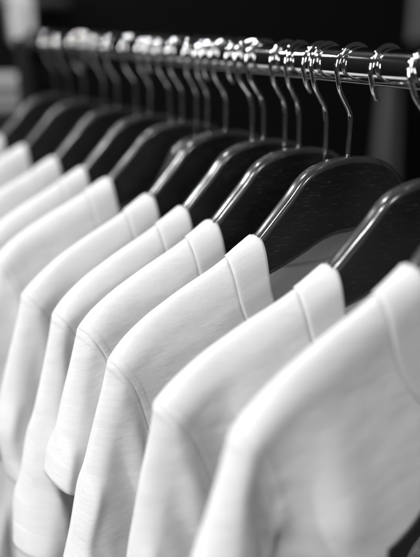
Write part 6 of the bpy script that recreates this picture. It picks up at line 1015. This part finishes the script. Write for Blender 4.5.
SG = "white t-shirts hanging on the rail"
HG = "black wooden hangers carrying the t-shirts"
EG = "spare hooks and hangers between the shirts"
ROWS = [  # y, yaw, variant, sleeve share, lean, lift, ds, stem
 (-150, 1.0, 'g', 1.0, 0.0, 17, 0, 66, 'nearest t-shirt at lower right, with a black badge printed on its chest', 'hanger of the nearest shirt, only its sloping edge showing above the collar at right'),
 (-90, -5.0, 'c', 1.0, 0.1, 0, 0, 66, 'second t-shirt from the front, its collar just left of the nearest shirt', 'black hanger curving out of the picture at right, in the second shirt'),
 (-2.5, 0.0, 'j', 1.0, -0.10, 0, 0, 66, 'third t-shirt from the front, in sharp focus with a wide ribbed collar', 'sharp black hanger with visible wood grain, in the third shirt'),
 (56.5, 0.5, 'n', 0.62, -0.120, -1, 0, 66, 'fourth t-shirt from the front, with the shortest sleeve', 'fourth black hanger from the front, just behind the sharpest one'),
 (104, 1.5, 'g', 1.0, -0.04, 0, 0, 66, 'fifth t-shirt from the front, its long sleeve hem showing at lower left', 'fifth black hanger from the front, its rim slightly blurred'),
 (165, 2.5, 'c', 0.8, 0.2, 0, 0, 66, 'sixth t-shirt from the front, with a shaded grey chest panel', 'sixth black hanger from the front, wide dark face between two collars'),
 (244, -2.5, 'n', 0.95, 0.0, 0, 0, 66, 'seventh t-shirt from the front, blurred, behind the shirt with the shaded chest', 'seventh black hanger from the front, blurred'),
 (312, 1.0, 'g', 1.0, 0.0, 0, 0, 66, 'eighth t-shirt from the front, blurred, fourth from the far end', 'eighth black hanger from the front, blurred, fourth from the far end'),
 (392, 1.5, 'c', 1.0, 0.1, 0, 0, 66, 'ninth t-shirt from the front, third from the far end', 'blurred black hanger with a bright rim, third from the far end'),
 (490, -1.0, 'j', 1.0, 0.0, 0, 0, 66, 'very blurred t-shirt second from the far end of the rail', 'very blurred black hanger second from the far end'),
 (585, 0.0, 'g', 1.0, 0.0, 0, 0, 66, 'last t-shirt at the far left end of the rail', 'last black hanger at the far end of the rail'),
]
shirts = []
HOOKY = {}
for i, (y, yaw, var, slv, lean, lift, ds, stem, lab, hlab) in enumerate(ROWS):
    make_hanger(HOOKY.get(i, y), yaw, hlab, BODY_ME, HG, stem, rnd.uniform(-12, 12), lift, ds, -12 if i == 1 else rnd.uniform(-3, 3))
    shirts.append(make_shirt(y, yaw, lab, var, slv, lean, lift - 1, ds, i+1, SG, 0 if i == 0 else .004, .16 if i > 4 else 0, {0: (.140, .155, .010), 1: (.135, .19, .008)}.get(i)))

# the hexagonal badge printed on the chest of the nearest shirt
def badge(shirt, body, s, d, R=.037):
    bpy.context.view_layer.update()
    bvh = BVHTree.FromObject(body, bpy.context.evaluated_depsgraph_get())
    cx, cz = -s/1000, -d/1000
    def put(x, z, off):
        h = bvh.ray_cast(Vector((cx+x, -.3, cz+z)), Vector((0, 1, 0)))
        y = h[0].y if h[0] is not None else -.02
        return Vector((cx+x, y-off, cz+z))
    bm = bmesh.new(); n = 14
    for k in range(6):
        a0, a1 = math.radians(90+60*k), math.radians(150+60*k)
        A, B = Vector((math.cos(a0), math.sin(a0)))*R, Vector((math.cos(a1), math.sin(a1)))*R
        g = {(i, j): (A*(i-j)+B*j)/n for i in range(n+1) for j in range(i+1)}
        vv = {q: bm.verts.new(put(p.x, p.y, .0011)) for q, p in g.items()}
        for i in range(n):
            for j in range(i+1):
                bm.faces.new((vv[i, j], vv[i+1, j], vv[i+1, j+1]))
                if j < i: bm.faces.new((vv[i, j], vv[i+1, j+1], vv[i, j+1]))
    bmesh.ops.remove_doubles(bm, verts=bm.verts, dist=1e-5)
    o = link("badge", from_bm(bm, "badge"), M_PRINT, shirt); so = o.modifiers.new("thickness", 'SOLIDIFY'); so.thickness = .0006; so.offset = 0
    o["label"] = "black hexagonal badge with a round white emblem"
    bm = bmesh.new()
    def sector(r0, r1, a0, a1, m):
        P = []
        for i in range(m+1):
            a = a0+(a1-a0)*i/m
            P.append((bm.verts.new(put(r0*math.cos(a), r0*math.sin(a), .0018)), bm.verts.new(put(r1*math.cos(a), r1*math.sin(a), .0018))))
        for q, w in zip(P, P[1:]): bm.faces.new((q[0], q[1], w[1], w[0]))
    sector(.0196, .0206, 0, 2*math.pi, 120); sector(.0118, .0126, 0, 2*math.pi, 90)
    rr = random.Random(3)
    for k in range(72):                     # the band of small close-set strokes between the two rings
        a = 2*math.pi*k/72; w = rr.uniform(.016, .034)
        sector(rr.uniform(.0132, .0150), rr.uniform(.0178, .0190), a, a+w, 2)
        if k % 2: sector(.0155, .0163, a, a+.07, 2)
    sector(.0, .0052, 0, 2*math.pi, 40); sector(.0075, .0084, 0, 2*math.pi, 60)
    e = link("emblem", from_bm(bm, "emblem"), M_INK, o)
badge(shirts[0][0], shirts[0][1], 78, 264.5)

# ------------------------------------------------------------------ spare hangers and open hooks on the rail
for y, yaw, lab in ((23, 2, 'narrow spare hanger hidden behind the sharp one, only its chrome stem showing'),
                    (75, -2, 'narrow spare hanger behind the fourth shirt, only its chrome stem showing'),
                    (121, 2, 'narrow spare hanger behind the fifth shirt, only its blurred stem showing'),
                    (196, -3, 'narrow spare hanger just behind the sixth shirt, only its blurred stem showing'),
                    (216, 2, 'narrow spare hanger close in front of the seventh shirt, blurred stem showing'),
                    (268, 1, 'narrow spare hanger just behind the seventh shirt, very blurred stem'),
                    (345, -2, 'narrow spare hanger between the eighth and ninth shirts, very blurred'),
                    (430, 2, 'narrow spare hanger between the ninth shirt and the next, very blurred'),
                    (540, 0, 'narrow spare hanger between the last two shirts, very blurred')):
    make_hanger(y, yaw, lab, SLIM_ME, EG, 79, rnd.uniform(-16, 16), 0, 0, rnd.uniform(-3, 3))
def open_hook(y, yaw, label, flip=1):
    pts = [(-9.5, 0, -13.0)]
    for k in range(0, 14):
        a = math.radians(200 - k*(222)/13); pts.append((15.6*math.cos(a), 0, -1.3+15.6*math.sin(a)))
    pts += [(11.5, 0, -15.5), (7.5, 0, -21.5)]
    P = catmull([Vector((-x*flip/1000, yy/1000, z/1000)) for x, yy, z in pts], 4)
    bm = bmesh.new(); rad = [.0017]*len(P); rad[-1] = .0011; rad[-2] = .0015; rad[0] = .0011
    tube(bm, P, rad, 16)
    o = link("metal_hook", from_bm(bm, "metal_hook"), M_WIRE); o.location = Lw(0, y, 0); o.rotation_euler.z = math.radians(yaw)
    return tag(o, label, "hook", "loose open hooks over the rail")
open_hook(-38, 3, 'open chrome hook over the rail, its bare tip pointing down, right of the sharp hanger')
open_hook(33, -3, 'open chrome hook with a bare tip, just left of the sharp hanger on the rail')
open_hook(140, 2, 'blurred open chrome hook over the rail beside the fifth hanger')
open_hook(180, -2, 'blurred open chrome hook over the rail behind the sixth hanger')

open_hook(292, 2, 'very blurred open chrome hook over the rail between the seventh and eighth hangers')
open_hook(455, 2, 'very blurred open chrome hook over the rail close to the second last hanger')

# ------------------------------------------------------------------ blurred things on the wall behind
WY = 1.36
t = tag(empty("wall_bar", (0.1, WY, 1.612)), "blurred grey bar along the wall at the top left corner", "bar")
bm = bmesh.new(); tube(bm, [Vector((x, -.06, 0)) for x in (-.5, -.2, .0, .205)], .012, 20)
link("bar", from_bm(bm, "bar"), M_GREYM, t)
for x in (-.4, .17):
    bm = bmesh.new(); tube(bm, [Vector((x, y, 0)) for y in (-.048, -.02, -.001)], .007, 14); link("bracket", from_bm(bm, "bracket"), M_GREYM, t)
def towel(name, x, y, z, w0, w1, h, fold, mat, label, cat, seed, bar=.012):
    """cloth folded double over a bar: closed profile in y, gently waved, tapering from w0 to w1"""
    bm = bmesh.new(); r = random.Random(seed); ph = r.uniform(0, 6)
    pts = []
    for k in range(9): pts.append((-bar-fold*(1-.55*(k/8)**2), -h + h*k/8))
    for k in range(1, 8): a = math.pi - math.pi*k/8; pts.append(((bar+fold*.45)*math.cos(a), (bar+fold*.45)*math.sin(a)))
    for k in range(9): pts.append((bar+fold*(.45+.55*(k/8)**2), -h*.9*k/8))
    n = 13; G = []
    for i in range(n):
        u = i/(n-1)-.5; row = []
        for (yy, zz) in pts:
            f = min(1, max(0, -zz/h)); w = w0+(w1-w0)*f
            row.append(bm.verts.new((u*w, yy + .25*fold*math.sin(u*9+ph)*f, zz + .006*math.cos(u*7+ph)*f)))
        G.append(row)
    for A, B in zip(G, G[1:]):
        for k in range(len(pts)): bm.faces.new((A[k], A[(k+1) % len(pts)], B[(k+1) % len(pts)], B[k]))
    bm.faces.new(G[0][::-1]); bm.faces.new(G[-1])
    o = link(name, from_bm(bm, name), mat); o.location = (x, y, z); return tag(o, label, cat)
towel("hand_towel", .197, WY-.06, 1.612, .050, .036, .085, .014, M_PALE, "pale folded cloth hanging over the grey bar at top left, very blurred", "towel", 1)
t = tag(empty("wall_shelf", (0.0, WY, 1.385)), "dark shelf on the wall at far left under the grey stack", "shelf")
bm = bmesh.new(); box(bm, -.6, .20, -.22, -.001, -.012, .012, .002); link("board", from_bm(bm, "board"), M_BLACK, t, False)
for x in (-.4, .16):
    bm = bmesh.new(); box(bm, x-.008, x+.008, -.18, -.001, -.10, -.0125, .002); link("bracket", from_bm(bm, "bracket"), M_BLACK, t, False)
bm = bmesh.new()
for k in range(3):                      # one jumper folded in three, lying on the shelf
    z0 = .0005+k*.0235
    P = [Vector((.012*math.cos(a), 0, .0117*math.sin(a))) for a in (2*math.pi*q/12 for q in range(12))]
    ring0 = []
    xs = [-.19, -.188, -.18, -.1, 0, .06, .072, .075]; sc = [.3, .8, 1, 1, 1, 1, .8, .3]
    rings = []
    for x, s_ in zip(xs, sc):
        ring = []
        for q in range(28):
            a = 2*math.pi*q/28; cy, cz = math.cos(a), math.sin(a)
            yy = (abs(cy)**.25)*(1 if cy > 0 else -1)*.075*(.9+.1*s_); zz = (abs(cz)**.6)*(1 if cz > 0 else -1)*.0116*s_
            ring.append(bm.verts.new((x+.002*math.sin(q+k), yy, z0+.0117+zz+.0008*math.sin(x*40+k))))
        rings.append(ring)
    for A, B in zip(rings, rings[1:]):
        for q in range(28): bm.faces.new((A[q], A[(q+1) % 28], B[(q+1) % 28], B[q]))
    bm.faces.new(rings[0][::-1]); bm.faces.new(rings[-1])
o = link("folded_jumper", from_bm(bm, "folded_jumper"), M_GREYC); o.location = (.112, WY-.11, 1.3975)
tag(o, "grey folded jumper lying on the dark shelf at far left, very blurred", "jumper")
t = tag(empty("wall_peg", (1.295, WY, 1.40)), "dark peg on the wall right of the rail, holding a grey cloth", "peg")
bm = bmesh.new(); tube(bm, [Vector((0, y, 0)) for y in (-.001, -.03, -.055)], .006, 14); link("pin", from_bm(bm, "pin"), M_BLACK, t)
bm = bmesh.new(); tube(bm, [Vector((0, y, 0)) for y in (-.0555, -.058, -.064, -.067)], [.008, .011, .011, .008], 14); link("knob", from_bm(bm, "knob"), M_BLACK, t)
towel("grey_cloth", 1.295, WY-.034, 1.402, .050, .074, .34, .016, M_DARKC, "dark grey cloth hanging on the peg behind the right end of the rail, very blurred", "cloth", 4, .007)
bm = bmesh.new(); box(bm, 1.385, 1.52, WY-.03, WY-.001, 1.515, 1.80, .004)
o = link("wall_panel", from_bm(bm, "wall_panel"), M_GREYM, smooth=False); tag(o, "blurred grey panel on the wall at the top right corner", "panel")
